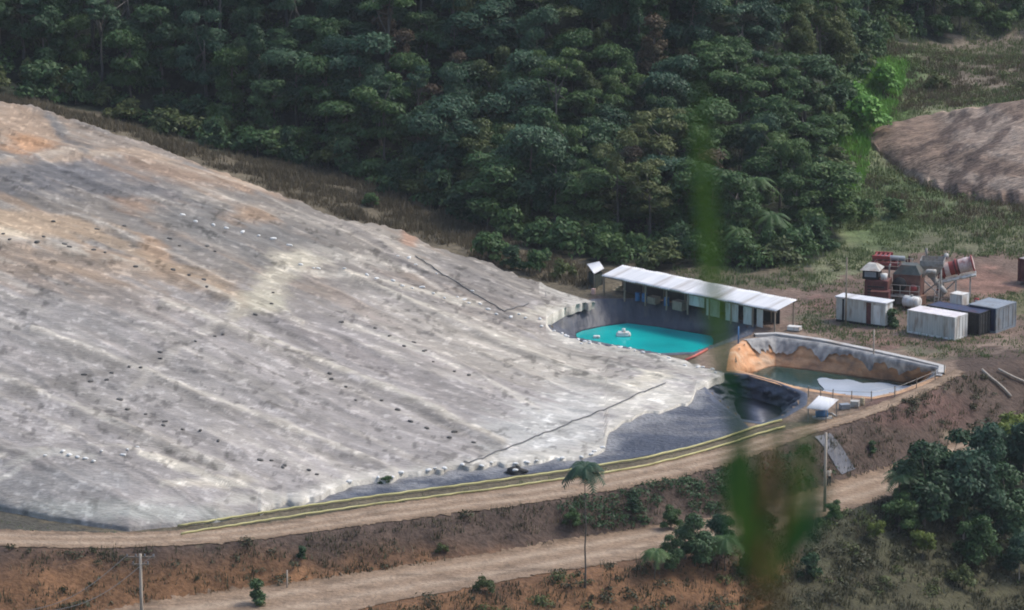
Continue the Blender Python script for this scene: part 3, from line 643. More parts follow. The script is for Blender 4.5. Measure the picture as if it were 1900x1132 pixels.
# concrete channel rim along the back of the clay pond, red pipe, yellow pipes, hoses
def pipe(name, pts, r, mat, label, cat='pipe', n=7): return tag(MB().tube(pts, r, n).build(name, mat, None, True), label, cat)
def gpts(pl, dz, step=14): return [hit(p[0], p[1]) + Vector((0, 0, dz)) for p in dens(pl, step)]
v = []; f = []
ch = [W(p[0], p[1], 0) for p in dens([(1400,624),(1440,622),(1525,634),(1621,654),(1700,671),(1748,683),(1746,696)], 10)]
for k, p in enumerate(ch):
    d = (ch[min(k + 1, len(ch) - 1)] - ch[max(k - 1, 0)]).normalized(); nrm = Vector((-d.y, d.x, 0))
    for a, z in ((-.35, -.1), (-.32, .26), (.32, .26), (.35, -.1)): v.append(p + nrm * a + Vector((0, 0, z + random.uniform(-.015, .015))))
for k in range(len(ch) - 1):
    for q in range(3): f.append((k * 4 + q, k * 4 + q + 1, k * 4 + q + 5, k * 4 + q + 4))
tag(pymesh('concrete_kerb', v, f, M['concrete']), 'pale concrete kerb along the back rim of the clay pond', 'kerb')
YL = [(330,981),(400,970),(560,945),(700,925),(900,899),(1090,872),(1200,853),(1290,832),(1345,816),(1400,797),(1450,784)]
pipe('yellow_pipe', gpts(YL, .2), .10, M['yellow'], 'upper yellow pipe along the edge of the black liner, next to the heap')
pipe('yellow_pipe', gpts([(p[0] + 6, p[1] + 13 if p[0] < 1250 else p[1] + 11) for p in YL], .16), .09, M['yellow'], 'lower yellow pipe along the edge of the dirt road, nearer the road')
pipe('red_pipe', [W(1272,668,.15), W(1290,660,.18), W(1312,648,.15)], .13, M['redpipe'], 'short red pipe on the bank between the turquoise pond and the heap')
pipe('black_hose', [hpoint(a, b) + Vector((0, 0, .12)) for a, b in dens([(862,862),(905,848),(950,830),(1000,812),(1060,788),(1120,762),(1180,735),(1234,712)], 8)], .055, M['hose'], 'dark hose running diagonally across the white lower edge of the heap', 'hose')
pipe('black_hose', [hpoint(a, b) + Vector((0, 0, .1)) for a, b in dens([(770,478),(830,515),(880,548),(935,582),(960,574),(982,567)], 8)], .055, M['hose'], 'dark hose bent in a hook on the upper back side of the heap', 'hose')
pipe('drain_pipe', gpts([(1822,692),(1850,716),(1876,740)], .25), .13, M['pole'], 'pale pipe lying on the brown bank, the steeper left one of two', 'pipe')
pipe('drain_pipe', gpts([(1852,690),(1880,704),(1915,722)], .25), .12, M['pole'], 'pale pipe lying on the brown bank, the flatter right one of two', 'pipe')
# ------------------------------------------------------------------ shed
def frame(P, Q):
    d = Vector((Q.x - P.x, Q.y - P.y, 0)); L = d.length; rz = math.atan2(d.y, d.x); return L, rz
def shed():
    P = W(1117,511,2.25); Q = W(1441,577,2.25); L, rz = frame(P, Q)
    P0 = Vector((P.x, P.y, 0)); t = empty('open_shed', P0, 'long open sided shed with white metal roof behind the turquoise pond', 'shed', None, rz)
    Wd, rise, e = 3.4, .62, 2.25
    v = []; f = []; nx_, ny = 420, 6
    for a in range(nx_ + 1):
        x = L * a / nx_
        for b in range(ny + 1):
            y = -.15 + Wd * b / ny; sag = -.05 * math.sin(x * 1.3) * math.sin(math.pi * b / ny)
            v.append((x, y, e + rise * b / ny + .035 * math.sin(x * 2 * math.pi / .32) + sag + .03 * math.sin(int(x / 1.6) * 2.4)))
    for a in range(nx_):
        for b in range(ny): f.append((a * (ny + 1) + b, (a + 1) * (ny + 1) + b, (a + 1) * (ny + 1) + b + 1, a * (ny + 1) + b + 1))
    o = pymesh('roof', v, f, M['white_roof'], t, True); s = o.modifiers.new('thick', 'SOLIDIFY'); s.thickness = .03; s.offset = -1
    for k in range(9):
        x = .25 + (L - .5) * k / 8
        MB().box((x, .05, (e - .1) / 2 - .05), (.14, .14, e), bev=.01).build('post', M['wood'], t)
        MB().box((x, Wd - .4, (e + rise - .2) / 2 - .05), (.14, .14, e + rise - .1), bev=.01).build('post', M['wood'], t)
    b = MB().box((L / 2, .05, e - .13), (L, .1, .14)); b.box((L / 2, Wd - .4, e + rise - .22), (L, .1, .14)); b.build('beam', M['wood'], t)
    MB().box((L * .46, Wd - .28, 1.2), (L * .9, .06, 2.4)).build('back_wall', surf('dark_shade_wall', (.03, .03, .035), (.07, .065, .06), 1, .8), t)  # dark colour carries the shade of the shed interior
    # pale board wall on the right half with dark openings between
    for x0, x1, h0 in ((11.9, 14.0, .9), (14.3, 16.1, .2), (16.9, 18.6, .1), (19.3, 20.4, .1), (21.1, 21.9, .1)):
        x0 *= L / 24; x1 *= L / 24
        MB().box(((x0 + x1) / 2, .35, (h0 + 2.0) / 2), (x1 - x0, .05, 2.0 - h0), bev=.01).build('wall_panel', M['grey_white'], t)
    R = Matrix.Rotation(rz, 4, 'Z')
    return P0, R, L
SP, SR, SL = shed()
def in_shed(x, y, z=0): return SP + (SR @ Vector((x, y, z)))
def drum(loc, mat, label, group=None, s=1.0, name='drum'):
    t = empty(name, loc, label, 'drum', group)
    pts = [(0, 0, 0), (0, 0, .03), (0, 0, .28), (0, 0, .30), (0, 0, .32), (0, 0, .58), (0, 0, .60), (0, 0, .62), (0, 0, .86), (0, 0, .88)]
    r = [.28, .29, .28, .30, .28, .28, .30, .28, .28, .29]
    MB().tube([(0, 0, p[2] * s) for p in pts], [q * s for q in r], 16).build('barrel', mat, t, True)
    MB().tube([(.12 * s, .05 * s, .88 * s), (.12 * s, .05 * s, .92 * s)], .04 * s, 8).build('cap', M['black'], t)
    return t
def crate(loc, size, mat, label, rz=0, cat='crate', group=None, name='crate'):
    t = empty(name, loc, label, cat, group, rz); w, d, h = size
    MB().box((0, 0, h * .5 + .06), (w, d, h - .1), bev=.02).build('box', mat, t)
    m = MB()
    for y in (-d * .4, 0, d * .4): m.box((0, y, .05), (w * 1.02, .1, .1))
    m.build('base', M['wood'], t)
    MB().box((0, 0, h + .03), (w * 1.04, d * 1.04, .05), bev=.01).build('lid', mat, t)
    return t
for k, x in enumerate((4.2, 4.95, 7.9)): drum(in_shed(x, 1.0 + .2 * k), M['blue'], ['blue drum under the shed roof, leftmost of the three', 'blue drum under the shed roof, middle of the three', 'blue drum under the shed roof, rightmost of the three'][k])
crate(in_shed(6.3, 1.2), (1.1, .9, .7), M['wood'], 'wooden crate in the shade of the shed between blue drums', SR.to_euler().z)
crate(in_shed(10.2, .9), (1.3, 1.0, .9), M['wood'], 'larger wooden crate in the shade of the shed beside the pale wall', SR.to_euler().z)
drum(W(1101,548,0), surf('faded_pink_plastic', (.62, .40, .34), (.70, .48, .42), 2, .5), 'faded pink drum left of the shed above the pond', None, .8)
def sack_pile(loc, label):
    t = empty('sack_pile', loc, label, 'sacks'); m = bag_mesh
    for k, (x, y, z, r) in enumerate([(-.5, 0, .13, .1), (.2, .1, .13, 1.2), (.7, -.1, .13, .5), (-.1, 0, .36, .3), (.45, .05, .36, 1.7), (.15, 0, .58, .7)]):
        o = bpy.data.objects.new('sack', tan_bag); COL.objects.link(o); o.parent = t; o.location = (x, y, z); o.rotation_euler = (0, 0, r); o.scale = (1.5, 1.5, 1.2)
def bagmesh(nm, mat):
    m = MB(); nu, nv = 10, 7; v = []; f = []
    for a in range(nv + 1):
        th = math.pi * a / nv
        for b in range(nu):
            ph = 2 * math.pi * b / nu; x = math.sin(th) * math.cos(ph); y = math.sin(th) * math.sin(ph); z = math.cos(th)
            s = lambda q, e: math.copysign(abs(q) ** e, q)
            v.append((.27 * s(x, .6) + .02 * math.sin(5 * z), .17 * s(y, .7), .11 * s(z, .8) - .02 * x * x))
    for a in range(nv):
        for b in range(nu): f.append((a * nu + b, (a + 1) * nu + b, (a + 1) * nu + (b + 1) % nu, a * nu + (b + 1) % nu))
    me = bpy.data.meshes.new(nm); me.from_pydata(v, [], f); me.update(); me.materials.append(mat); me.shade_smooth(); return me
bag_mesh = bagmesh('sandbag', M['bag_dark']); white_bag = bagmesh('sandbag', M['bag_white']); tan_bag = bagmesh('sack', M['tan'])
sack_pile(W(1151,541,0), 'tan sacks piled on the ground under the left end of the shed')
# small white-roofed hut at the left of the shed
def small_roof(name, corners, z0s, label, cat, pmat, roofmat, under):
    C_ = [W(c[0], c[1], z) for c, z in zip(corners, z0s)]; cen = sum(C_, Vector()) / 4
    t = empty(name, (cen.x, cen.y, 0), label, cat)
    loc = [p - Vector((cen.x, cen.y, 0)) for p in C_]
    v = []; f = []; n_ = 24
    for a in range(n_ + 1):
        for b in range(3):
            p = loc[0].lerp(loc[1], a / n_).lerp(loc[3].lerp(loc[2], a / n_), b / 2); v.append(p + Vector((0, 0, .025 * math.sin(a * 2.1))))
    for a in range(n_):
        for b in range(2): f.append((a * 3 + b, (a + 1) * 3 + b, (a + 1) * 3 + b + 1, a * 3 + b + 1))
    o = pymesh('roof', v, f, roofmat, t, True); s = o.modifiers.new('thick', 'SOLIDIFY'); s.thickness = .05; s.offset = -1
    for p in loc:
        q = p * .88; MB().box((q.x, q.y, (p.z - .1) / 2 - .05), (.1, .1, p.z - .02)).build('post', pmat, t)
    if under: under(t, loc)
    return t
def hut_under(t, loc):
    m = MB(); 
    a, b, c, d = [Vector((p.x * .8, p.y * .8, 0)) for p in loc]
    for p, q in ((d, c), (a, d), (b, c), (a, b)):
        m.add([p, q, q + Vector((0, 0, 1.7)), p + Vector((0, 0, 1.7))], [(0, 1, 2, 3)])
    m.build('dark_side', surf('dark_green_shade', (.02, .03, .025), (.05, .06, .05), 2, .7), t)  # sides coloured dark for the shade under the hut roof
small_roof('small_hut', [(1102,508),(1121,498),(1112,485),(1089,490)], [2.0, 2.1, 2.6, 2.5], 'small hut with tilted white roof left of the long shed', 'hut', M['wood'], M['white_roof'], hut_under)
def pump_under(t, loc):
    MB().tube([(-.6, 0, .45), (.5, .1, .45)], .32, 14).build('pump_body', M['blue'], t, True)
    MB().tube([(.5, .1, .45), (.9, .1, .45), (1.2, -.3, .3)], .12, 8).build('outlet_pipe', M['steel'], t, True)
    MB().box((0, 0, .08), (1.8, .9, .14)).build('base', M['concrete'], t)
small_roof('pump_shelter', [(1496,757),(1534,761),(1556,741),(1519,734)], [1.3, 1.3, 1.65, 1.65], 'small white roofed pump shelter between the black sump and the road', 'shelter', M['steel'], M['white_roof'], pump_under)
crate(W(1474,614,0), (1.3, .8, .45), M['white'], 'small bright white box on the ground at the right end of the shed', -.4, 'box', None, 'storage_box')
# clutter beside the pump shelter
crate(W(1567,760,0), (.9, .7, .5), M['bluegrey'], 'blue grey crate beside the pump shelter', .3)
crate(W(1586,756,0), (.8, .7, .6), M['pale_steel'], 'pale grey crate right of the blue grey crate by the pump shelter', -.2)
drum(W(1600,752,0), M['tan'], 'tan drum beside the pale crate near the pond fence', None, .8)
# fence round the front of the clay pond
def pond_fence():
    line = [(1500,737),(1545,742),(1580,744),(1617,745),(1660,737),(1700,721),(1735,706),(1752,696)]
    pts = [W(p[0], p[1], 0) for p in dens(line, 22)]; b0 = pts[0]; t = empty('pond_fence', b0, 'low wire fence with grey posts along the front rim of the clay pond', 'fence')
    for p in pts:
        h = random.uniform(.95, 1.15); q = p - b0
        MB().tube([(q.x, q.y, -.2), (q.x + random.uniform(-.05, .05), q.y, h)], .055, 6).build('post', M['wood'], t)
    m = MB()
    for z in (.45, .9):
        for a, b in zip(pts, pts[1:]): m.tube([a - b0 + Vector((0, 0, z)), b - b0 + Vector((0, 0, z))], .018, 4)
    m.build('wire', M['steel'], t)
pond_fence()
# ------------------------------------------------------------------ containers
def container(name, P, rz, L, Wd, H, body, roofm, label, endm=None, cat='container', door_gap=None, group=None):
    """P: front left bottom corner; local x runs along the long front side, y to the back"""
    t = empty(name, P, label, cat, group, rz)
    def ribbed(length, height, depth=.045, pitch=.28):
        n_ = int(length / pitch); pts = []
        for k in range(n_):
            x = length * k / n_; w = length / n_
            pts += [(x, 0), (x + w * .35, 0), (x + w * .5, depth), (x + w * .85, depth)]
        pts.append((length, 0)); return pts
    def wall(nm, o_, ux, uy, length, mat):
        pts = ribbed(length, H); v = []; f = []
        for (a, d) in pts:
            for z in (.16, H - .12): v.append(Vector(o_) + Vector(ux) * a + Vector(uy) * d + Vector((0, 0, z)))
        for k in range(len(pts) - 1): f.append((2 * k, 2 * k + 2, 2 * k + 3, 2 * k + 1))
        pymesh(nm, v, f, mat, t)
    e = endm or body
    wall('side_wall', (.06, .05, 0), (1, 0, 0), (0, 1, 0), L - .12, body)
    wall('side_wall', (.06, Wd - .05, 0), (1, 0, 0), (0, -1, 0), L - .12, body)
    wall('end_wall', (.05, .06, 0), (0, 1, 0), (1, 0, 0), Wd - .12, e)
    # door end at x = L
    for s in (0, 1):
        dm = MB().box((L - .05, .09 + (Wd - .18) * (.25 + .5 * s), H / 2 + .02), (.06, (Wd - .2) / 2, H - .32), bev=.01).build('door', e, t)
        m = MB()
        for k in (.25, .7): m.tube([(L + .01, .09 + (Wd - .18) * (.5 * s + .5 * k), .2), (L + .01, .09 + (Wd - .18) * (.5 * s + .5 * k), H - .2)], .02, 6)
        m.build('lock_bar', M['steel'], dm)
    m = MB()
    for x in (.05, L - .05):
        for y in (.05, Wd - .05): m.box((x, y, H / 2), (.13, .13, H), bev=.01)
    for y in (.04, Wd - .04):
        m.box((L / 2, y, .08), (L - .27, .1, .16)); m.box((L / 2, y, H - .06), (L - .27, .1, .1))
    for x in (.04, L - .04):
        m.box((x, Wd / 2, .08), (.1, Wd - .25, .16)); m.box((x, Wd / 2, H - .06), (.1, Wd - .25, .1))
    m.build('frame', e, t)
    v = []; f = []; k_ = int(L / .12)
    for a in range(k_ + 1):
        for y in (.06, Wd - .06): v.append((.06 + (L - .12) * a / k_, y, H - .03 + .02 * (a % 4 in (0, 1))))
    for a in range(k_): f.append((2 * a, 2 * a + 2, 2 * a + 3, 2 * a + 1))
    pymesh('roof', v, f, roofm, t)
    MB().box((L / 2, Wd / 2, .1), (L - .2, Wd - .2, .06)).build('floor', M['dark'], t)
    return t
# white container in front; its lit end and shaded sides put into colour
A = W(1683,617,0); B = W(1771,632,0); L_, rz0 = frame(A, B)
container('shipping_container', A, rz0, L_, 2.4, 2.4, M['grey_white'], surf('pinkish_roof_paint', (.60, .55, .55), (.72, .68, .67), 1, .6, grime=(.5, .42, .38)), 'nearest white shipping container with bright white door end and pinkish roof', M['white'])
ax = Vector((math.cos(rz0), math.sin(rz0), 0)); ay = Vector((-math.sin(rz0), math.cos(rz0), 0))
# dark container close behind it
container('shipping_container', A + ax * .3 + ay * 3.2, rz0, L_ + .6, 2.3, 2.35, M['black'], M['navy'], 'low black container hidden close behind the nearest white container', M['black'])
# navy container at the right
Cn = W(1799,612,0) + ay * .4
container('shipping_container', W(1796,610,0), rz0, 3.3, 3.9, 2.6, M['navy'], M['bluegrey'], 'dark navy container with ribbed blue grey end, right of the nearest white container', M['bluegrey'])
# maroon container cut by the right edge of the frame
container('shipping_container', W(1888,521,0), rz0, 6.0, 2.4, 2.5, M['maroon'], M['steel'], 'maroon container at the far right edge of the yard', M['maroon'])
# site cabin
def cabin():
    P = W(1551,596,0); Q = W(1642,609,0); L, rz = frame(P, Q); H = 2.6; Wd = 1.6
    t = empty('site_cabin', P, 'white site cabin with dark door slits left of the machines', 'cabin', None, rz)
    gaps = [(.12, .16), (.61, .71)]; cur = 0.0; segs = []
    for a, b in gaps: segs.append((cur, a)); cur = b
    segs.append((cur, 1))
    for a, b in segs:
        n_ = max(1, int((b - a) * L / .5)); m = MB()
        for k in range(n_):
            x0 = L * (a + (b - a) * k / n_); x1 = L * (a + (b - a) * (k + 1) / n_); m.box(((x0 + x1) / 2, .04, H / 2 + .08), (x1 - x0 - .025, .08, H - .3), bev=.012)
        m.build('front_wall', M['grey_white'], t)
    for a, b in gaps: MB().box((L * (a + b) / 2, .1, H / 2), (L * (b - a) + .04, .05, H - .4)).build('door', M['dark'] if a < .5 else M['maroon'], t)  # recessed panels; the dark one puts the opening's shade into colour
    MB().box((L / 2, Wd - .04, H / 2 + .08), (L, .08, H - .3)).build('back_wall', M['grey_white'], t)
    for x in (.04, L - .04): MB().box((x, Wd / 2, H / 2 + .08), (.08, Wd - .17, H - .3)).build('end_wall', M['white'], t)
    MB().box((L / 2, Wd / 2, H), (L + .25, Wd + .3, .14), bev=.03).build('roof', M['white_roof'], t)
    MB().box((L / 2, Wd / 2, .06), (L, Wd, .12)).build('base', M['dark'], t)
    MB().box((L * .83, -.005, 1.25), (.8, .03, 2.0), bev=.01).build('door', M['white'], t)
cabin()
# ------------------------------------------------------------------ machines
MZ = math.atan2(ax.y, ax.x)
def rot(loc, rz): return lambda x, y, z: Vector(loc) + Vector((x * math.cos(rz) - y * math.sin(rz), x * math.sin(rz) + y * math.cos(rz), z))
def engine_house():
    t = empty('engine_house', W(1604,572,0) + Vector((0, .6, 0)), 'maroon engine housing with dark cab and grey cap behind the site cabin', 'machine', None, -.3); t.scale = (1.12, 1.12, 1.12)
    MB().box((1.1, 1.0, 1.35), (2.2, 2.0, 2.5), bev=.05).build('housing', M['maroon'], t)
    m = MB()
    for k in range(6): m.box((1.1, -.01, .6 + k * .28), (1.6, .05, .12))
    m.build('louvre', M['black'], t)
    c = MB().box((.5, 1.0, 3.05), (1.5, 1.6, .85), bev=.04).build('cab', M['dark'], t)
    MB().box((.5, .19, 3.1), (1.1, .03, .5)).build('window', M['bluegrey'], c)
    v = [(-.45, -.1, 3.5), (1.45, -.1, 3.5), (1.45, 2.1, 3.5), (-.45, 2.1, 3.5), (.1, .6, 4.0), (.9, .6, 4.0), (.9, 1.4, 4.0), (.1, 1.4, 4.0)]
    pymesh('roof', v, [(0, 3, 2, 1), (4, 5, 6, 7), (0, 1, 5, 4), (1, 2, 6, 5), (2, 3, 7, 6), (3, 0, 4, 7)], M['pale_steel'], t)
    MB().tube([(1.7, .6, 2.6), (1.7, .6, 3.15)], [.3, .36], 12).build('air_filter', M['white'], t, True)
    MB().tube([(2.0, 1.6, 2.5), (2.0, 1.6, 3.6), (2.1, 1.5, 3.9)], .08, 8).build('exhaust', M['steel'], t, True)
engine_house()
def gantry():
    t = empty('steel_gantry', W(1624,564,0) + Vector((0, 3.2, 0)), 'red steel gantry with stacked beams above the engine housing', 'machine', None, -.25); t.scale = (1.1, 1.1, 1.1)
    for x in (0, 3.2):
        for y in (0, 1.8): MB().box((x, y, 1.9), (.18, .18, 3.9)).build('leg', M['maroon'], t)
    for z, x0, x1, mm in ((3.95, -.1, 1.6, 'red'), (3.35, -.2, 2.4, 'red'), (2.95, .2, 3.7, 'maroon')):
        m = MB()
        for y in (-.02, 1.82): m.box(((x0 + x1) / 2, y, z), (x1 - x0, .2, .32))
        for k in range(4): m.box((x0 + (x1 - x0) * (k + .5) / 4, .9, z), (.14, 1.6, .2))
        m.build('beam', M[mm], t)
    MB().tube([(.2, .9, 3.75), (2.9, .9, 3.75)], .26, 12).build('roller', M['bluegrey'], t, True)
    m = MB()
    for z in (3.5, 4.0): m.tube([(1.6, -.1, z), (3.9, -.1, z)], .03, 5)
    for x in (1.7, 2.4, 3.1, 3.8): m.tube([(x, -.1, 3.1), (x, -.1, 4.0)], .03, 5)
    m.build('handrail', M['pale_steel'], t)
gantry()
def hopper():
    t = empty('feed_hopper', W(1712,560,0) + Vector((0, 1.0, 0)), 'pale grey feed hopper on slanted legs between the gantry and the drum', 'machine', None, -.2); t.scale = (1.08, 1.08, 1.08)
    def frus(z0, z1, r0, r1, cx=.9, cy_=.9):
        v = [(cx + a * r, cy_ + b * r, z) for z, r in ((z0, r0), (z1, r1)) for a, b in ((-1, -1), (1, -1), (1, 1), (-1, 1))]
        return v, [(0, 1, 5, 4), (1, 2, 6, 5), (2, 3, 7, 6), (3, 0, 4, 7)]
    v, f = frus(2.1, 3.4, .35, 1.15); o = pymesh('hopper_cone', v, f, M['pale_steel'], t); s = o.modifiers.new('thick', 'SOLIDIFY'); s.thickness = .05
    v, f = frus(3.41, 3.95, 1.15, 1.15); o = pymesh('hopper_rim', v, f, M['steel'], t); s = o.modifiers.new('thick', 'SOLIDIFY'); s.thickness = .05
    for a in (-1, 1):
        for b in (-1, 1): MB().bar((.9 + a * 1.0, .9 + b * 1.0, 0), (.9 + a * .9, .9 + b * .9, 3.3), .15).build('leg', M['pale_steel'], t)
    m = MB(); m.bar((-.1, -.1, .4), (1.9, -.1, 2.2), .09); m.bar((1.9, -.1, .4), (-.1, -.1, 2.2), .09); m.bar((1.9, -.1, .4), (1.9, 1.9, 2.2), .09); m.build('brace', M['steel'], t)
    MB().tube([(.9, .9, 2.15), (1.7, .2, 1.4), (2.3, -.4, .9)], .28, 10).build('chute', M['pale_steel'], t, True)
    MB().tube([(.2, 1.6, 3.9), (.2, 1.6, 4.8)], .12, 8).build('vent_pipe', M['steel'], t, True)
hopper()
def trommel():
    t = empty('rotary_drum', W(1745,558,0) + Vector((0, 2.0, 0)), 'tilted red and white rotary drum on a pale inclined beam', 'machine', None, -.12)
    a = Vector((.1, 0, 2.75)); b = Vector((3.6, 0, 3.75)); d = b - a
    for k in range(7):
        p = a + d * (k / 7); q = a + d * ((k + .97) / 7)
        MB().tube([p, q], .78 if k % 2 else .74, 20).build('drum_section', M['red'] if k in (0, 2) else (M['maroon'] if k == 3 else surf('rusty_white_paint', (.50, .36, .33), (.66, .57, .54), 2, .6, grime=(.35, .12, .10), gscale=1.4)), t)
    for k in (.08, .5, .97): MB().tube([a + d * (k - .02), a + d * (k + .02)], .9, 20).build('drum_ring', M['red'], t)
    n_ = Vector((0, 0, -1.15)); m = MB()
    for y in (-.6, .6): m.bar(a + n_ + Vector((-.2, y, 0)), b + n_ + Vector((.3, y, 0)), .26)
    m.build('inclined_beam', M['white'], t)
    for x, h in ((.2, 1.6), (1.8, 2.05), (3.3, 2.5)):
        for y in (-.6, .6): MB().box((x, y, h / 2), (.16, .16, h)).build('leg', M['pale_steel'], t)
    MB().bar((.2, -.6, .3), (1.8, -.6, 1.9), .1).build('brace', M['steel'], t)
trommel()
def tank(loc, label, L=1.8, r=.55, rz=0.0, mat='white'):
    t = empty('storage_tank', loc, label, 'tank', None, rz)
    MB().tube([(-L / 2 - .12, 0, r + .25), (-L / 2, 0, r + .25), (L / 2, 0, r + .25), (L / 2 + .12, 0, r + .25)], [r * .6, r, r, r * .6], 18).build('tank_body', M[mat], t, True)
    for x in (-L * .32, L * .32): MB().box((x, 0, .17), (.18, r * 1.7, .36)).build('saddle', M['maroon'], t)
    MB().tube([(0, 0, 2 * r + .2), (0, 0, 2 * r + .4)], .16, 10).build('hatch', M['steel'], t)
tank(W(1693,578,0) + Vector((0, .8, 0)), 'white tank on maroon saddles left of the hopper behind the white container', 1.7, .6, rz0)
def motor_skid():
    t = empty('motor_skid', W(1695,567,0) + Vector((0, 4.6, 0)), 'maroon motor on a raised skid between the gantry and the hopper', 'machine', None, rz0)
    MB().box((0, 0, 1.3), (1.6, 1.0, .2), bev=.02).build('skid', M['steel'], t)
    MB().tube([(-.6, 0, 1.85), (.5, 0, 1.85)], .45, 14).build('motor', M['maroon'], t, True)
    for x in (-.7, .7):
        for y in (-.4, .4): MB().box((x, y, .6), (.12, .12, 1.2)).build('leg', M['pale_steel'], t)
    MB().tube([(.5, 0, 1.85), (.8, 0, 1.85)], .3, 12).build('pulley', M['red'], t, True)
motor_skid()
crate(W(1636,579,0) + Vector((0, 1.6, 0)), (1.9, 1.5, 1.9), M['maroon'], 'maroon generator box right of the engine housing behind the cabin', -.25, 'generator', None, 'generator_box')
def crusher():
    t = empty('crusher', W(1652,571,0) + Vector((0, 1.8, 0)), 'bulky rust brown crusher with grey hood and flywheel in the middle of the plant', 'machine', None, -.28); t.scale = (1.22, 1.22, 1.22)
    MB().box((1.5, 1.0, 1.7), (2.4, 2.0, 1.9), bev=.04).build('body', surf('rusty_brown_plate', (.12, .055, .045), (.20, .10, .075), 1.8, .7, grime=(.07, .05, .045), gscale=1.5), t)
    for x in (.4, 2.6):
        for y in (.1, 1.9): MB().box((x, y, .4), (.22, .22, .85)).build('leg', M['maroon'], t)
    v = [(.3, 0, 2.66), (2.7, 0, 2.66), (2.7, 2, 2.66), (.3, 2, 2.66), (.9, .4, 3.4), (2.2, .4, 3.4), (2.2, 1.6, 3.4), (.9, 1.6, 3.4)]
    pymesh('hood', v, [(4, 5, 6, 7), (0, 1, 5, 4), (1, 2, 6, 5), (2, 3, 7, 6), (3, 0, 4, 7)], surf('dark_green_grey_paint', (.05, .06, .055), (.10, .11, .10), 2, .6, grime=(.12, .07, .05)), t)
    MB().tube([(.9, -.03, 1.8), (.9, -.22, 1.8)], .62, 20).build('flywheel', M['black'], t, True)
    MB().tube([(2.1, -.03, 1.5), (2.1, -.2, 1.5)], .34, 16).build('pulley', M['red'], t, True)
    m = MB(); m.box((1.5, -.45, .85), (2.6, .8, .08)); m.build('walkway', M['steel'], t)
    m = MB()
    for x in (.25, 1.1, 1.95, 2.75): m.tube([(x, -.82, .85), (x, -.82, 1.9)], .025, 5)
    for z in (1.4, 1.9): m.tube([(.25, -.82, z), (2.75, -.82, z)], .025, 5)
    m.build('handrail', M['pale_steel'], t)
    MB().tube([(2.6, .8, 2.4), (3.2, .8, 2.9), (3.9, .8, 2.9)], .2, 10).build('duct', M['pale_steel'], t, True)
crusher()
def conveyor():
    t = empty('conveyor', W(1668,562,0) + Vector((0, 5.2, 0)), 'dark inclined conveyor on red trestles behind the crusher and hopper', 'conveyor', None, -.18)
    a = Vector((0, 0, 1.6)); b = Vector((5.4, 0, 4.1)); m = MB()
    for y in (-.45, .45): m.bar(a + Vector((0, y, 0)), b + Vector((0, y, 0)), .2)
    m.build('side_rail', M['red'], t)
    pymesh('belt', [a + Vector((0, -.42, .1)), b + Vector((0, -.42, .1)), b + Vector((0, .42, .1)), a + Vector((0, .42, .1))], [(0, 1, 2, 3)], M['black'], t)
    for k in (.15, .55, .9):
        p = a.lerp(b, k)
        for y in (-.45, .45): MB().bar((p.x - .3, y * 1.5, 0), (p.x, y, p.z - .1), .12).build('leg', M['maroon'], t)
    MB().tube([b + Vector((0, -.5, 0)), b + Vector((0, .5, 0))], .26, 14).build('head_drum', M['steel'], t, True)
conveyor()
crate(W(1706,570,0) + Vector((0, 1.0, 0)), (1.2, 1.1, 1.0), surf('rust_brown_paint', (.14, .07, .045), (.22, .12, .08), 2, .7), 'rust brown box between the white tank and the hopper', rz0, 'box', None, 'storage_box')
crate(W(1783,573,0) + Vector((0, 1.5, 0)) , (1.5, 1.4, 1.3), M['white'], 'white box behind the black container, near the navy container', rz0, 'box', None, 'storage_box')
def pile(loc, label, rz, mat, n_, L, r, name, cat):
    t = empty(name, loc, label, cat, None, rz); k = 0; row_ = 0; left = n_
    while left > 0:
        for q in range(left):
            dx = random.uniform(-.3, .3); MB().tube([(dx, (q - left / 2) * 2.05 * r, r + row_ * 1.75 * r), (dx + L, (q - left / 2) * 2.05 * r + random.uniform(-.04, .04), r + row_ * 1.75 * r)], r, 9).build('pipe', M[mat], t, True)
        left -= 1; row_ += 1
pile(W(1755,590,0) + ay * 6.2, 'stack of pale steel pipes on the ground below the rotary drum', rz0, 'pale_steel', 4, 3.2, .11, 'pipe_stack', 'pipes')
pile(W(1560,576,0), 'stack of rusty maroon pipes on the bare earth behind the site cabin', -.2, 'maroon', 3, 3.5, .14, 'pipe_stack', 'pipes')
def ladder(p, h, label, rz):
    t = empty('ladder', p, label, 'ladder', None, rz); m = MB()
    for x in (-.22, .22): m.bar((x, 0, 0), (x, .9, h), .05)
    m.build('rail', M['pale_steel'], t); m = MB()
    for k in range(1, int(h / .3)): m.bar((-.22, .9 * k * .3 / h, k * .3), (.22, .9 * k * .3 / h, k * .3), .035)
    m.build('rungs', M['pale_steel'], t)
ladder(W(1737,568,0), 3.2, 'steel ladder leaning against the feed hopper', -.2)
crate(W(1668,566,0) + Vector((0, .4, 0)), (.9, .9, 1.1), M['steel'], 'grey steel box standing left of the white tank', .2, 'box', None, 'storage_box')
drum(W(1815,575,0) + Vector((0, 1.6, 0)), M['red'], 'red drum on the bare earth behind the navy container')
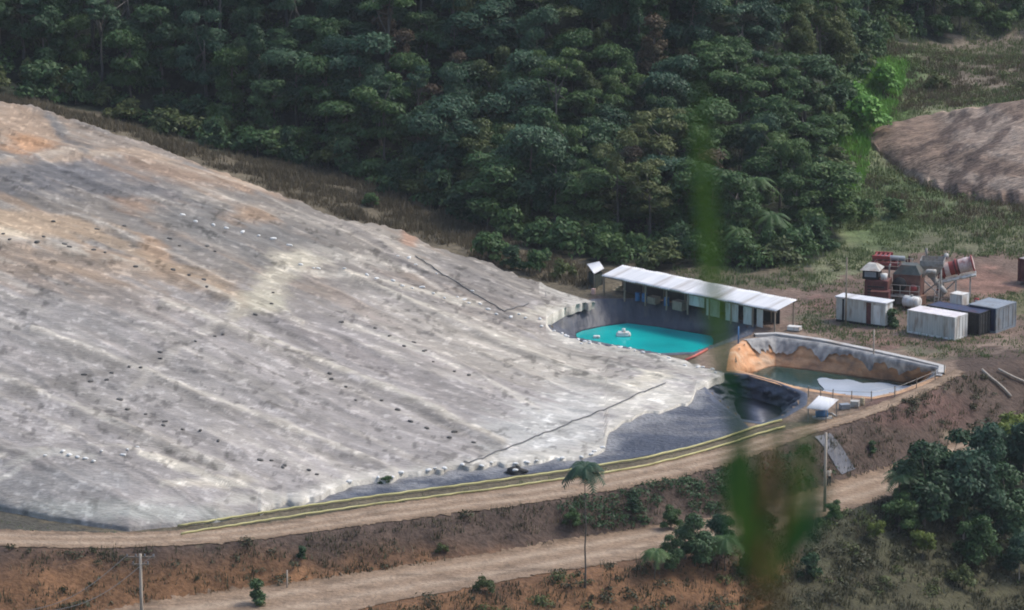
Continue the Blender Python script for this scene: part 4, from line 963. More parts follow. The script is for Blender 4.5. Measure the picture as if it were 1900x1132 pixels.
# ------------------------------------------------------------------ poles and wires
def pole(base, h, r, label, arm=None, name='utility_pole', mat='pole', rz=0.0):
    t = empty(name, base, label, 'pole', None, rz)
    MB().tube([(0, 0, -.4), (0, 0, h)], [r, r * .7], 10).build('shaft', M[mat], t, True)
    if arm:
        for z in (h - .25, h - .85):
            c = MB().box((0, 0, z), (arm if z > h - .5 else arm * .6, .1, .12)).build('crossarm', M['wood'], t)
            for x in ((-.45, -.15, .15, .45) if z > h - .5 else (-.25, .25)): MB().tube([(x * arm, 0, z + .06), (x * arm, 0, z + .12), (x * arm, 0, z + .24)], [.03, .06, .04], 8).build('insulator', M['bluegrey'], c)
    return t
b_ = hit(264, 1192); hgt = (W(264, 1030, 0) - W(264, 1192, 0)).length
def top_h(base, py):
    """height at which a vertical pole at base reaches image row py"""
    d = ray(950 + 0, py); return CAMZ + d.z / d.y * base.y - base.z
pole(b_, top_h(b_, 1028), .16, 'wooden utility pole with crossarms at the bottom left', 2.3)
pa = b_ + Vector((-1.0, 0, top_h(b_, 1028) - .05)); pb = hit(20, 1290) + Vector((0, 0, 6.5))
m = MB()
for s in (0, 1): m.tube([pa.lerp(pb, k / 14) + Vector((s * 2.0, 0, -1.2 * math.sin(math.pi * k / 14))) for k in range(15)], .025, 5)
tag(m.build('power_cable', M['hose']), 'thin power cables running down left from the utility pole crossarm', 'cable')
b_ = hit(1530, 950); pole(b_, top_h(b_, 803), .15, 'pale bare utility pole beside the person on the lower road')
b_ = W(1569, 604, 0); pole(b_, top_h(b_, 478), .11, 'thin grey pole standing in front of the site cabin', None, 'lamp_post', 'wood')
b_ = W(1621, 660, 0); pole(b_, top_h(b_, 612), .09, 'thin pale post behind the clay pond kerb', None, 'post')
b_ = hit(533, 1092); pole(b_, top_h(b_, 1058), .09, 'short pale stake on the bank above the lower road', None, 'wooden_stake')
b_ = W(1370, 638, 0); pole(b_, top_h(b_, 606), .1, 'short blue post between the two ponds', None, 'post', 'blue')
# ------------------------------------------------------------------ small things on the heap and pond
def bag(me, p, label, group, s=1.0):
    o = bpy.data.objects.new('sandbag', me); COL.objects.link(o); o.location = p + Vector((0, 0, .05)); o.rotation_euler = (random.uniform(-.2, .2), random.uniform(-.2, .2), random.uniform(0, 3.1))
    o.scale = (s * random.uniform(.85, 1.25), s * random.uniform(.85, 1.2), s * random.uniform(.9, 1.2)); return tag(o, label, 'sandbag', group)
for a, b in [(340,404),(364,412),(395,420),(421,427),(449,433),(480,440),(507,447),(538,457)]:
    bag(white_bag, hpoint(a, b), 'white sandbag in the row of eight on the dark upper part of the heap', 'white sandbags in a row on the upper heap', 1.1)
def row(pl, step, me, label, group, jit, s, keep=1.0):
    for p in dens(pl, step):
        if random.random() > keep * (.62 if me is bag_mesh else .8): continue
        a = p[0] + random.gauss(0, jit * 1.5); b = p[1] + random.gauss(0, jit * .9)
        if a < 5 or a > 1340: continue
        bag(me, hpoint(a, b), label, group, s * .78 * random.uniform(.7, 1.25))
row([(0,438),(110,455),(240,482),(330,505),(420,545)], 19, bag_mesh, 'dark sandbag on the tan seam across the upper heap', 'dark sandbags along the tan upper seam', 5, 1.4, .9)
row([(60,405),(130,415),(250,437),(400,470)], 26, bag_mesh, 'dark sandbag above the tan seam of the upper heap', 'dark sandbags above the tan seam', 6, 1.2, .8)
row([(20,730),(140,705),(260,680),(350,640),(430,600),(520,560)], 17, bag_mesh, 'dark sandbag on the seam climbing across the middle of the heap', 'dark sandbags along the climbing seam', 7, 1.1, .8)
row([(600,700),(690,745),(780,785),(860,815),(900,835)], 17, bag_mesh, 'dark sandbag on the seam running down to the lower liner', 'dark sandbags on the seam above the toe liner', 5, 1.2, .85)
row([(200,745),(330,790),(430,830),(520,865),(620,880)], 17, bag_mesh, 'dark sandbag on the lower left seam of the heap', 'dark sandbags along the lower left seam', 7, 1.1, .8)
row([(640,600),(760,640),(860,690)], 19, bag_mesh, 'dark sandbag on the seam in the right middle of the heap', 'dark sandbags along the right middle seam', 5, 1.0, .8)
row([(560,495),(700,520),(860,560),(960,590),(1060,618),(1150,642)], 15, white_bag, 'white sandbag on the long pale seam leading to the turquoise pond', 'white sandbags along the long pale seam', 3, 1.15, .85)
row([(1030,606),(1066,631),(1132,644),(1225,662),(1290,682),(1335,693)], 14, white_bag, 'white sandbag along the heap edge beside the turquoise pond', 'white sandbags along the pond edge', 2.5, 1.0, .85)
row([(680,455),(740,475),(790,500),(880,545)], 17, white_bag, 'white sandbag on the back shoulder of the heap', 'white sandbags on the back shoulder', 3, 1.1, .7)
row([(60,842),(130,848),(190,852),(250,832)], 13, white_bag, 'white sandbag on the short seam at the lower left of the heap', 'white sandbags at the lower left', 4, 1.0, .8)
row([(640,905),(760,893),(860,878),(960,866),(1060,850),(1118,832)], 15, white_bag, 'white sandbag along the lower heap edge above the black liner', 'white sandbags along the lower edge', 2, 1.1, .7)
def float_raft():
    t = empty('pump_float', W(1157, 623, -1.9), 'white pump float on the turquoise pond', 'float')
    for y in (-.35, .35): MB().tube([(-.75, y, .12), (-.6, y, .12), (.6, y, .12), (.75, y, .12)], [.1, .2, .2, .1], 12).build('pontoon', M['white'], t, True)
    MB().box((0, 0, .36), (1.1, 1.0, .08), bev=.01).build('deck', M['white'], t)
    MB().tube([(0, 0, .4), (0, 0, .75)], .2, 12).build('pump', M['white'], t, True)
float_raft()
o = MB().box((0, 0, .1), (.7, .5, .3), bev=.09).build('small_float', M['white'], None, True); o.location = W(1107, 627, -1.9); tag(o, 'small white float at the near left end of the turquoise pond', 'float')
def bundle(p, label):
    v = []; f = []; nu, nv = 16, 6
    for a in range(nv + 1):
        th = math.pi / 2 * a / nv
        for b in range(nu):
            ph = 2 * math.pi * b / nu; r = 1 + .3 * math.sin(3 * ph + a) * random.uniform(.6, 1.2)
            v.append((.95 * math.cos(th) * math.cos(ph) * r, .5 * math.cos(th) * math.sin(ph) * r, .6 * math.sin(th) * (1 + .2 * math.sin(2 * ph))))
    for a in range(nv):
        for b in range(nu): f.append((a * nu + b, a * nu + (b + 1) % nu, (a + 1) * nu + (b + 1) % nu, (a + 1) * nu + b))
    t = empty('tarp_bundle', p, label, 'bundle'); pymesh('tarp', v, f, M['black'], t, True)
    o = bpy.data.objects.new('tie_bag', white_bag); COL.objects.link(o); o.parent = t; o.location = (-.05, -.35, .4)
bundle(hit(957, 880) + Vector((0, 0, .05)), 'black tarpaulin bundle lying on the liner at the lower heap edge')
# ------------------------------------------------------------------ plants
def fastmesh(name, v, k):
    """separate k-cornered faces, one after the other"""
    v = np.asarray(v, np.float32).reshape(-1, 3); me = bpy.data.meshes.new(name); me.vertices.add(len(v)); me.vertices.foreach_set('co', v.ravel())
    me.loops.add(len(v)); me.loops.foreach_set('vertex_index', np.arange(len(v), dtype=np.int32)); me.polygons.add(len(v) // k)
    me.polygons.foreach_set('loop_start', np.arange(0, len(v), k, dtype=np.int32)); me.update(calc_edges=True); return me
def leaf_cloud(centres, radii, n, size, flatten=.75, seed=0, droop=.0, aspect=.55):
    """n leaf-spray faces spread over and inside clumps; returns verts, faces, per-vertex value"""
    r = np.random.default_rng(seed); centres = np.asarray(centres, float); radii = np.asarray(radii, float)
    w = radii ** 2; idx = r.choice(len(radii), n, p=w / w.sum())
    d = r.normal(size=(n, 3)); d /= np.linalg.norm(d, axis=1)[:, None]; d[:, 2] = np.where(d[:, 2] < -.35, -d[:, 2], d[:, 2])
    rad = radii[idx] * (1 - .55 * r.random(n) ** 2.2) * (1 + .18 * r.normal(size=n)); p = centres[idx] + d * rad[:, None] * np.array((1, 1, flatten))
    nr = d + r.normal(size=(n, 3)) * .55 + np.array((0, 0, .5)); nr /= np.linalg.norm(nr, axis=1)[:, None]
    a = np.cross(nr, r.normal(size=(n, 3))); a /= np.linalg.norm(a, axis=1)[:, None] + 1e-9; b = np.cross(nr, a)
    a[:, 2] -= droop; s = size * (.55 + .9 * r.random(n)); hw = s * aspect
    v = np.empty((n, 4, 3)); v[:, 0] = p - a * s[:, None] * .5; v[:, 1] = p + b * hw[:, None] * .5 + nr * .04; v[:, 2] = p + a * s[:, None] * .5; v[:, 3] = p - b * hw[:, None] * .5 + nr * .04
    cl = r.random(len(radii))[idx] * .6 + r.random(n) * .4
    return v.reshape(-1, 3), np.arange(n * 4).reshape(n, 4), np.repeat(cl, 4)
def crown_mesh(name, c, r, n, size, mat, **k):
    v, f, cl = leaf_cloud(c, r, n, size, **k)
    me = fastmesh(name, v, 4); setcol(me, np.repeat(cl[:, None], 3, 1), 'lc'); me.materials.append(mat); return me
def trunk_mesh(name, h, r, mat, targets, seed):
    rr = random.Random(seed); m = MB(); pts = [Vector((0, 0, -1.0))]; lean = Vector((rr.uniform(-.025, .025), rr.uniform(-.025, .025), 1))
    for k in range(1, 7): pts.append(Vector((lean.x * h * k / 6 + rr.uniform(-.08, .08), lean.y * h * k / 6 + rr.uniform(-.08, .08), h * k / 6)))
    m.tube(pts, [r * 1.5] + [r * (1 - .12 * k) for k in range(1, 7)], 7)
    for t in targets:
        t = Vector(t); s = pts[4].lerp(pts[6], rr.random()); m.tube([s, s.lerp(t, .55) + Vector((0, 0, -.15)), t], [r * .42, r * .26, r * .08], 5)
    me = bpy.data.meshes.new(name); me.from_pydata([tuple(q) for q in m.v], [], m.f); me.update(); me.materials.append(mat); me.shade_smooth(); return me
LM = {
 'dark': leaf_mat('leaf_dark_green', (.022, .056, .026), (.044, .094, .036), (.075, .130, .046)),
 'mid': leaf_mat('leaf_mid_green', (.038, .088, .026), (.066, .125, .036), (.105, .162, .046)),
 'blue': leaf_mat('leaf_blue_green', (.024, .062, .036), (.046, .10, .052), (.078, .138, .068)),
 'olive': leaf_mat('leaf_olive', (.058, .084, .026), (.092, .118, .036), (.13, .145, .05)),
 'brown': leaf_mat('leaf_brownish', (.075, .055, .032), (.11, .075, .045), (.10, .095, .05)),
 'lime': leaf_mat('leaf_lime', (.09, .22, .035), (.14, .31, .05), (.20, .36, .07)),
 'yellowgreen': leaf_mat('leaf_yellow_green', (.10, .14, .025), (.16, .20, .035), (.22, .24, .05)),
 'fern': leaf_mat('leaf_fern', (.035, .08, .03), (.06, .115, .045), (.09, .15, .06)),
 'drygrass': leaf_mat('dry_grass_blades', (.10, .082, .05), (.145, .118, .07), (.19, .155, .095)),
 'greengrass': leaf_mat('green_grass_blades', (.085, .125, .046), (.13, .17, .065), (.185, .205, .095)),
 'brush': leaf_mat('dark_brush_leaves', (.035, .04, .02), (.06, .062, .03), (.085, .08, .04)),
 'near': leaf_mat('near_blade_green', (.065, .135, .03), (.085, .16, .036), (.105, .18, .042)),
 'nearteal': leaf_mat('near_leaf_deep_green', (.02, .075, .035), (.03, .095, .045), (.04, .11, .05)),
}
TREE = []
def proto(kind, seed, mat, bark, h, cr, form, n, size):
    rr = random.Random(seed); c = []; r = []
    if form == 'round':
        for k in range(15):
            t = 2 * math.pi * rr.random(); z = rr.random(); q = cr * math.sqrt(rr.random()) * (.78 - .45 * abs(z - .45)); c.append((q * math.cos(t), q * math.sin(t), h * (.28 + .62 * z))); r.append(cr * rr.uniform(.26, .46))
    elif form == 'layer':
        for k in range(15):
            t = 2 * math.pi * rr.random(); q = cr * math.sqrt(rr.random()) * .85; c.append((q * math.cos(t), q * math.sin(t), h * (1 - .14 * rr.choice((0, 1, 2, 3, 4))) - .3 - q * .15)); r.append(cr * rr.uniform(.22, .38))
    elif form == 'tall':
        for k in range(16):
            t = 2 * math.pi * rr.random(); z = rr.random(); q = cr * .6 * rr.random() * (1.1 - .5 * z); c.append((q * math.cos(t), q * math.sin(t), h * (.25 + .7 * z))); r.append(cr * rr.uniform(.26, .42))
    elif form == 'umbrella':
        for k in range(11):
            t = 2 * math.pi * rr.random(); q = cr * math.sqrt(rr.random()) * .85; c.append((q * math.cos(t), q * math.sin(t), h - .3 - rr.choice((0, .9, 1.9)) - q * .15)); r.append(cr * rr.uniform(.22, .36))
    elif form == 'bush':
        for k in range(13):
            t = 2 * math.pi * rr.random(); z = rr.random(); q = cr * math.sqrt(rr.random()) * (.85 - .5 * z); c.append((q * math.cos(t), q * math.sin(t), h * (.14 + .7 * z))); r.append(cr * rr.uniform(.26, .42))
    fl = {'round': .75, 'layer': .55, 'tall': .8, 'bush': .8, 'umbrella': .45}[form]
    me = crown_mesh('crown', c, r, n, size, mat, flatten=fl, seed=seed, droop=.25)
    tr = trunk_mesh('trunk', h * (.75 if form != 'bush' else .5), max(.07, h * .017), bark, c[:6], seed)
    return (kind, me, tr, h)
def frond_tree(kind, seed, mat, bark, h, L, nf, wide=.5, trunk_r=.11):
    rr = random.Random(seed); v = []; f = []; cl = []
    for k in range(nf):
        az = 2 * math.pi * (k / nf) + rr.uniform(-.2, .2); el = rr.uniform(.1, .9); ln = L * rr.uniform(.75, 1.1); val = rr.random()
        pts = []
        for s in range(9):
            t = s / 8; q = ln * t; pts.append(Vector((math.cos(az) * q * math.cos(el * .8), math.sin(az) * q * math.cos(el * .8), h + q * math.sin(el) - 1.0 * ln * t * t * .75)))
        side = Vector((-math.sin(az), math.cos(az), 0))
        for s in range(1, 9):
            d = (pts[s] - pts[s - 1])
            for sg in (-1, 1):
                for u_ in (0, .5):
                    w = wide * math.sin(math.pi * (s - .3) / 9) + .12; p = pts[s - 1] + d * u_; tip = p + side * sg * w + d * .6 + Vector((0, 0, -.35 * w)); b = len(v)
                    v += [p, p + d * .45, tip]; f.append((b, b + 1, b + 2)); cl += [val * .6 + rr.random() * .4] * 3
    me = bpy.data.meshes.new('crown'); me.from_pydata([tuple(p) for p in v], [], f); me.update(); setcol(me, np.repeat(np.array(cl)[:, None], 3, 1), 'lc'); me.materials.append(mat)
    return (kind, me, trunk_mesh('trunk', h, trunk_r, bark, [], seed), h)
P_ = {
 'dark1': proto('dark', 1, LM['dark'], M['bark'], 8.5, 2.9, 'round', 11760, 0.34), 'dark2': proto('dark', 2, LM['dark'], M['bark'], 10, 2.5, 'tall', 11760, 0.32),
 'mid1': proto('mid', 3, LM['mid'], M['bark'], 8, 2.9, 'round', 11200, 0.33), 'mid2': proto('mid', 4, LM['mid'], M['bark_grey'], 9.5, 3.0, 'layer', 10080, 0.34),
 'blue1': proto('blue', 5, LM['blue'], M['bark'], 9.5, 3.3, 'round', 13440, 0.33), 'blue2': proto('blue', 6, LM['blue'], M['bark_grey'], 10.5, 3.3, 'layer', 10640, 0.35),
 'olive1': proto('olive', 7, LM['olive'], M['bark'], 8, 2.6, 'round', 9520, 0.31), 'olive2': proto('olive', 8, LM['olive'], M['bark_grey'], 10, 2.7, 'layer', 8960, 0.32),
 'brown1': proto('brown', 9, LM['brown'], M['bark'], 9, 2.2, 'tall', 5320, 0.28),
 'tall1': proto('pale', 10, LM['blue'], M['bark_grey'], 12.5, 2.2, 'umbrella', 6160, 0.33), 'tall2': proto('pale', 13, LM['mid'], M['bark_grey'], 12, 2.5, 'umbrella', 6160, 0.33),
 'fern1': frond_tree('fern', 11, LM['mid'], M['bark'], 3.6, 2.6, 19), 'fern2': frond_tree('fern', 12, LM['mid'], M['bark'], 5.2, 2.5, 18),
 'bush1': proto('bush', 14, LM['mid'], M['bark'], 3.4, 2.2, 'bush', 1800, .45), 'bush2': proto('bush', 15, LM['dark'], M['bark'], 3.8, 2.3, 'bush', 1900, .48), 'bush3': proto('bush', 16, LM['olive'], M['bark'], 3.0, 2.0, 'bush', 1500, .42),
 'lime': proto('lime', 17, LM['lime'], M['bark'], 4.0, 2.6, 'bush', 2000, .5), 'ygreen': proto('yellow', 18, LM['yellowgreen'], M['bark'], 5.5, 2.6, 'bush', 2600, .42),
 'front1': proto('front', 19, LM['dark'], M['bark'], 7.5, 2.5, 'round', 4600, .36), 'front2': proto('front', 20, LM['blue'], M['bark_pale'], 7.0, 2.3, 'round', 4200, .36), 'front3': proto('front', 21, LM['mid'], M['bark'], 5.0, 2.0, 'bush', 3200, .34),
 'thick1': proto('thick', 23, LM['dark'], M['bark'], 7.4, 3.2, 'bush', 7500, .38), 'thick2': proto('thick', 24, LM['blue'], M['bark_pale'], 6.6, 3.0, 'bush', 7000, .38), 'thick3': proto('thick', 25, LM['mid'], M['bark'], 5.4, 2.7, 'bush', 5600, .36),
}
def tree(key, p, label, group=None, s=1.0, rz=None, name='tree', cat='tree', sz=None):
    kind, cm, tm, h = P_[key]
    t = empty(name, p, label, cat, group, random.uniform(0, 6.28) if rz is None else rz); t.scale = (s, s, sz or s * random.uniform(.9, 1.1))
    for nm, me in (('trunk', tm), ('crown', cm)):
        o = bpy.data.objects.new(nm, me); COL.objects.link(o); o.parent = t
    return t
# forest, spread over the hillside in plan
KIND = {'dark': 'dark green rounded tree', 'mid': 'mid green leafy tree', 'blue': 'blue green broad crowned tree', 'olive': 'olive tinted tree', 'brown': 'thin brownish tree', 'pale': 'tall pale trunked tree', 'fern': 'drooping fronded tree', 'bush': 'low leafy bush'}
pts = []; cx_ = rng.uniform(-72, 75, 45000); cy_ = rng.uniform(408, 580, 45000); cz_ = g(cx_, cy_); cpx, cpy = project(cx_, cy_, cz_)
cok = (cpx > -110) & (cpx < 2010) & (cpy > -70) & in_poly(cpx, cpy, FOREST)
for x, y, z, px, py in zip(cx_[cok], cy_[cok], cz_[cok], cpx[cok], cpy[cok]):
    q = (x, y)
    if any((a - x) ** 2 + (b - y) ** 2 < d_ * d_ for a, b, d_ in pts): continue
    if len(pts) >= 330: break
    edge_d = near_poly(np.array([px]), np.array([py]), FOREST)[0][0]
    sp_ = 3.2 if edge_d < 55 else 3.75
    if any((a - x) ** 2 + (b - y) ** 2 < sp_ * sp_ for a, b, d_ in pts): continue
    pts.append((x, y, sp_ * .9))
    if edge_d < 34: key = random.choices(['bush1', 'bush2', 'bush3', 'mid1', 'fern1'], [3, 3, 2, .6, .7 if px > 1250 else 0])[0]
    elif px > 1330 and py > 250: key = random.choices(['mid1', 'fern1', 'fern2', 'blue1', 'dark1', 'olive1', 'mid2', 'bush1'], [2.4, 1, 1.2, 1.5, 1, 1.2, 1, 1.4])[0]
    elif px > 950: key = random.choices(['mid1', 'dark1', 'blue1', 'olive1', 'olive2', 'brown1', 'mid2', 'dark2', 'blue2', 'tall2'], [3, 2, 2, 2.2, 1.5, .7, 2, 1, 1, .6])[0]
    elif px < 420: key = random.choices(['dark1', 'dark2', 'blue1', 'blue2', 'mid1', 'tall1', 'tall2'], [4, 3, 2.4, 1, .7, 1, .5])[0]
    else: key = random.choices(['dark1', 'dark2', 'blue1', 'blue2', 'mid1', 'mid2', 'olive1', 'tall1', 'tall2', 'brown1'], [3.4, 2, 2.6, 1.5, 1.6, 1.2, 1, 1.1, .7, .6])[0]
    kind = P_[key][0]
    reg = 'above the left end of the heap' if px < 500 else ('behind the middle of the heap' if px < 1000 else ('behind the white shed' if px < 1560 else 'at the top right beyond the grassy slope'))
    lab = KIND[kind] + ' in the forest ' + reg
    tree(key, Vector((x, y, z - .1)), lab, lab.replace('tree in', 'trees in').replace('bush in', 'bushes in'), random.choice((.75, .95, 1.05, 1.15, 1.3, 1.45)) * random.uniform(.92, 1.08) * (.75 if px > 1560 else 1), sz=random.uniform(.85, 1.25))
NFOREST = len(pts)
# named bushes in the open
tree('bush1', hit(905, 490), 'rounded green bush at the back edge of the heap, largest of the pair', None, 1.15, name='bush', cat='bush')
tree('bush1', hit(1003, 508), 'smaller green bush just left of the small hut', None, .8, name='bush', cat='bush')
tree('bush2', hit(950, 500), 'dark low bush between the two green bushes behind the heap', None, .7, name='bush', cat='bush')
tree('bush3', hit(1045, 518), 'olive bush beside the small hut at the forest edge', None, .7, name='bush', cat='bush')
tree('bush1', hit(690, 385), 'single green shrub in the dry grass behind the heap', None, .55, name='bush', cat='bush')
tree('lime', hit(1600, 250), 'bright lime green bush at the left tip of the spoil heap', None, 1.25, name='bush', cat='bush')
tree('lime', hit(1585, 205), 'bright lime green bush further up the slope beside the forest edge', None, .85, name='bush', cat='bush')
tree('lime', hit(1640, 180), 'lime green bush on the slope above the spoil heap', None, .9, name='bush', cat='bush')
tree('bush3', hit(1740, 165), 'olive bush on the brown slope above the spoil heap', None, .8, name='bush', cat='bush')
tree('bush1', hit(1655, 405), 'green bush on the grassy slope below the spoil heap', None, .75, name='bush', cat='bush')
tree('bush1', hit(1600, 410), 'green bush at the forest edge on the grassy slope', None, .8, name='bush', cat='bush')
tree('bush2', W(1657, 606, 0), 'dark green shrub between the site cabin and the white container', None, .5, name='bush', cat='bush')
tree('bush2', hit(716, 897), 'low dark bush on the black liner at the lower heap edge', None, .34, name='bush', cat='bush', sz=.16)
# front trees
FT = [('thick1', (1715, 975), 'dark leafy tree in the front right thicket, left of centre', 1.2), ('thick2', (1785, 1000), 'blue green leafy tree in the middle of the front right thicket', 1.25), ('thick1', (1865, 1000), 'dark leafy tree in the front right thicket, nearest the frame edge', 1.15),
      ('thick2', (1900, 930), 'blue green tree behind the front right thicket at the frame edge', 1.1), ('ygreen', (1868, 862), 'yellow green bushy tree at the right edge behind the dark thicket', 1.0), ('ygreen', (1915, 850), 'yellow green tree cut by the right frame edge above the thicket', .9),
      ('thick3', (1668, 990), 'green bush at the left foot of the dark thicket beside the lower road', .8), ('ygreen', (1712, 1035), 'yellow green bush at the foot of the front right thicket', .5), ('ygreen', (1625, 1010), 'small yellow green bush left of the front right thicket', .38),
      ('thick3', (1692, 945), 'green bush at the back left of the dark thicket beside the road', .8), ('thick2', (1835, 1010), 'blue green tree at the front of the dark thicket', .9), ('thick1', (1765, 970), 'dark tree in the heart of the front right thicket', .95), ('thick3', (1815, 1050), 'low green bush in front of the dark thicket', .9), ('thick1', (1752, 940), 'dark tree behind the middle of the front right thicket', 1.1), ('thick2', (1830, 925), 'blue green tree at the back right of the front right thicket', 1.0), ('thick3', (1545, 968), 'dark bush at the foot of the pale utility pole', .36),
      ('thick1', (1290, 1050), 'dark small tree on the near side of the lower road', .72), ('thick3', (1245, 985), 'green bush on the bank left of the dark small tree', .42), ('thick2', (1335, 1020), 'blue green small tree beside the lower road, right of the dark small tree', .5),
      ('thick3', (1060, 985), 'green bush on the bank beside the slim pale trunked tree', .35), ('thick3', (1400, 1075), 'wide dark green bush below the lower road under the blurred cane', .6), ('thick2', (1890, 1080), 'blue green bush at the lower right corner', .7)]
P_['feather'] = frond_tree('feather', 35, LM['mid'], M['bark_grey'], 3.6, 2.4, 34, .7, .08)
FT += [('thick1', (1250, 1062), 'dark bush beside the smaller feathery fronded tree', .45), ('thick3', (1420, 1000), 'dark green bush by the lower road behind the blurred cane', .55), ('feather', (1345, 1062), 'green feathery fronded tree right of the dark small tree by the lower road', .8), ('feather', (1215, 1075), 'smaller green feathery fronded tree left of the dark small tree', .6)]
for k, p, lab, s in FT: tree(k, hit(*p), lab, None, s)
P_['slim'] = frond_tree('slim', 33, LM['blue'], M['bark_grey'], 8.6, 1.9, 44, .6, .085)
b_ = hit(1085, 1090); tree('slim', b_, 'slim pale trunked tree rising in front of the road', None, 1.0, .4, sz=(top_h(b_, 848)) / 9.4)
P_['papaya'] = frond_tree('papaya', 31, LM['dark'], M['bark_grey'], 4.6, 2.3, 18, .6, .1)
tree('papaya', hit(1668, 968), 'dark fronded tree at the left edge of the front right thicket', None, .9)
for k, (a, b, s) in enumerate([(560, 1045, .25), (820, 1030, .25), (480, 1120, .45), (900, 1100, .4), (1180, 950, .3), (1460, 895, .4), (1620, 840, .25), (1780, 1090, .6), (1500, 1075, .5)]):
    tree('bush3' if k % 2 else 'bush2', hit(a, b), 'low olive bush on the brown bank' if k % 2 else 'low dark green bush on the brown bank', 'low olive bushes on the brown bank' if k % 2 else 'low dark bushes on the brown bank', s * 1.1, name='bush', cat='bush')
# ------------------------------------------------------------------ ground cover
def tufts(name, region, n, h, mat, label, blades=10, wide=.06, spread=.35, seed=1, area=None, excl=None):
    r = np.random.default_rng(seed); x0, x1, y0, y1 = area
    X = r.uniform(x0, x1, n * 3); Y = r.uniform(y0, y1, n * 3); Z = g(X, Y); px, py = project(X, Y, Z)
    ok = in_poly(px, py, region)
    ok &= fbm(X / 3, Y / 3, seed + 90) > .40
    for e in (excl or []): ok &= ~in_poly(px, py, e)
    X, Y, Z = X[ok][:n], Y[ok][:n], Z[ok][:n]; m = len(X)
    hs_ = h * (.4 + 1.0 * r.random(m)) * (.7 + .6 * fbm(X / 5, Y / 5, seed + 5)); v = np.empty((m, blades, 3, 3)); az = r.uniform(0, 6.28, (m, blades)); ln = r.uniform(.05, .9, (m, blades)); hh = hs_[:, None] * r.uniform(.5, 1.1, (m, blades))
    bx = X[:, None] + r.normal(0, spread, (m, blades)); by = Y[:, None] + r.normal(0, spread, (m, blades)); w = wide * (.6 + r.random((m, blades)))
    for q, sg in ((0, -1), (1, 1)):
        v[:, :, q, 0] = bx + sg * w * np.cos(az + 1.57); v[:, :, q, 1] = by + sg * w * np.sin(az + 1.57); v[:, :, q, 2] = Z[:, None] - .1
    v[:, :, 2, 0] = bx + hh * ln * np.cos(az); v[:, :, 2, 1] = by + hh * ln * np.sin(az); v[:, :, 2, 2] = Z[:, None] + hh
    me = fastmesh(name, v, 3)
    val = np.repeat(np.clip(fbm(X / 4, Y / 4, seed + 7)[:, None] * 1.6 - .3 + r.normal(0, .15, (m, blades)), 0, 1).ravel(), 3); setcol(me, np.repeat(val[:, None], 3, 1), 'lc')
    return tag(link(name, me, mat), label, 'vegetation', None, 'stuff')
BAND = [(-60,160),(200,225),(400,285),(620,318),(760,370),(860,412),(1000,470),(1100,500),(1110,540),(1000,520),(800,450),(640,405),(420,320),(200,245),(-60,180)]
tufts('dry_grass', BAND, 6500, .8, LM['drygrass'], 'dry brown grass between the heap and the forest', seed=2, area=(-66, 12, 405, 470), wide=.055)
RS = [(1480,470),(1540,440),(1530,350),(1545,250),(1600,140),(1640,40),(1980,25),(1980,500),(1850,475),(1700,480),(1600,505),(1480,540),(1250,520),(1250,495),(1400,500)]
tufts('green_grass', RS, 14000, .5, LM['greengrass'], 'rough green grass on the slope at the right', seed=3, area=(15, 90, 405, 640), wide=.055)
tufts('brown_grass', [(1640,70),(1980,60),(1980,190),(1700,205),(1600,215),(1600,380),(1800,440),(1980,450),(1980,400),(1740,380),(1560,300),(1600,140)], 5000, .6, LM['drygrass'], 'brownish tall grass round the spoil heap', seed=4, area=(35, 85, 425, 530), wide=.055)
YARD = [(1480,535),(1600,510),(1680,560),(1900,540),(1980,560),(1980,640),(1800,680),(1640,650),(1500,625),(1480,600)]
tufts('lime_grass', [(1520,290),(1560,180),(1620,110),(1680,120),(1660,200),(1610,260),(1600,330),(1560,380)], 9000, .9, LM['lime'], 'bright lime green scrub running down beside the forest edge', seed=21, area=(35, 62, 430, 545), wide=.10)
tufts('mound_grass', [(1590,235),(1612,262),(1645,306),(1690,342),(1760,372),(1830,386),(1900,396),(1980,405),(1980,382),(1900,378),(1830,366),(1760,354),(1690,326),(1645,288),(1625,262),(1618,240)], 1500, .9, LM['drygrass'], 'tall dry grass along the foot of the spoil heap', seed=22, area=(36, 75, 425, 475), wide=.06)
tufts('yard_grass', YARD, 1500, .28, LM['greengrass'], 'short grass patches in the machine yard', seed=5, area=(28, 64, 375, 412), wide=.06)
BANK = [(-80,1016),(240,1020),(500,1004),(1000,936),(1250,892),(1430,838),(1610,778),(1790,694),(1980,700),(1980,770),(1800,806),(1631,870),(1400,938),(1211,976),(886,1030),(550,1080),(-80,1158)]
tufts('bank_brush', BANK, 7500, .42, LM['brush'], 'dark scrubby weeds on the brown bank between the two roads', seed=6, area=(-60, 66, 290, 375), wide=.045)
tufts('bank_grass', BANK, 1700, .4, LM['drygrass'], 'dry grass tufts on the brown bank between the two roads', seed=8, area=(-60, 66, 290, 375), wide=.04)
LOWB = [(1930,802),(1740,884),(1660,924),(1561,956),(1300,1020),(1077,1060),(760,1118),(600,1150),(300,1206),(-80,1245),(-80,1290),(2000,1290),(2000,800)]
tufts('lower_brush', LOWB, 7000, .55, LM['brush'], 'weeds and brush below the lower road', seed=7, area=(-60, 66, 262, 350), wide=.05)
tufts('lower_grass', LOWB, 2600, .5, LM['drygrass'], 'dry grass below the lower road', seed=9, area=(-60, 66, 262, 350), wide=.04)
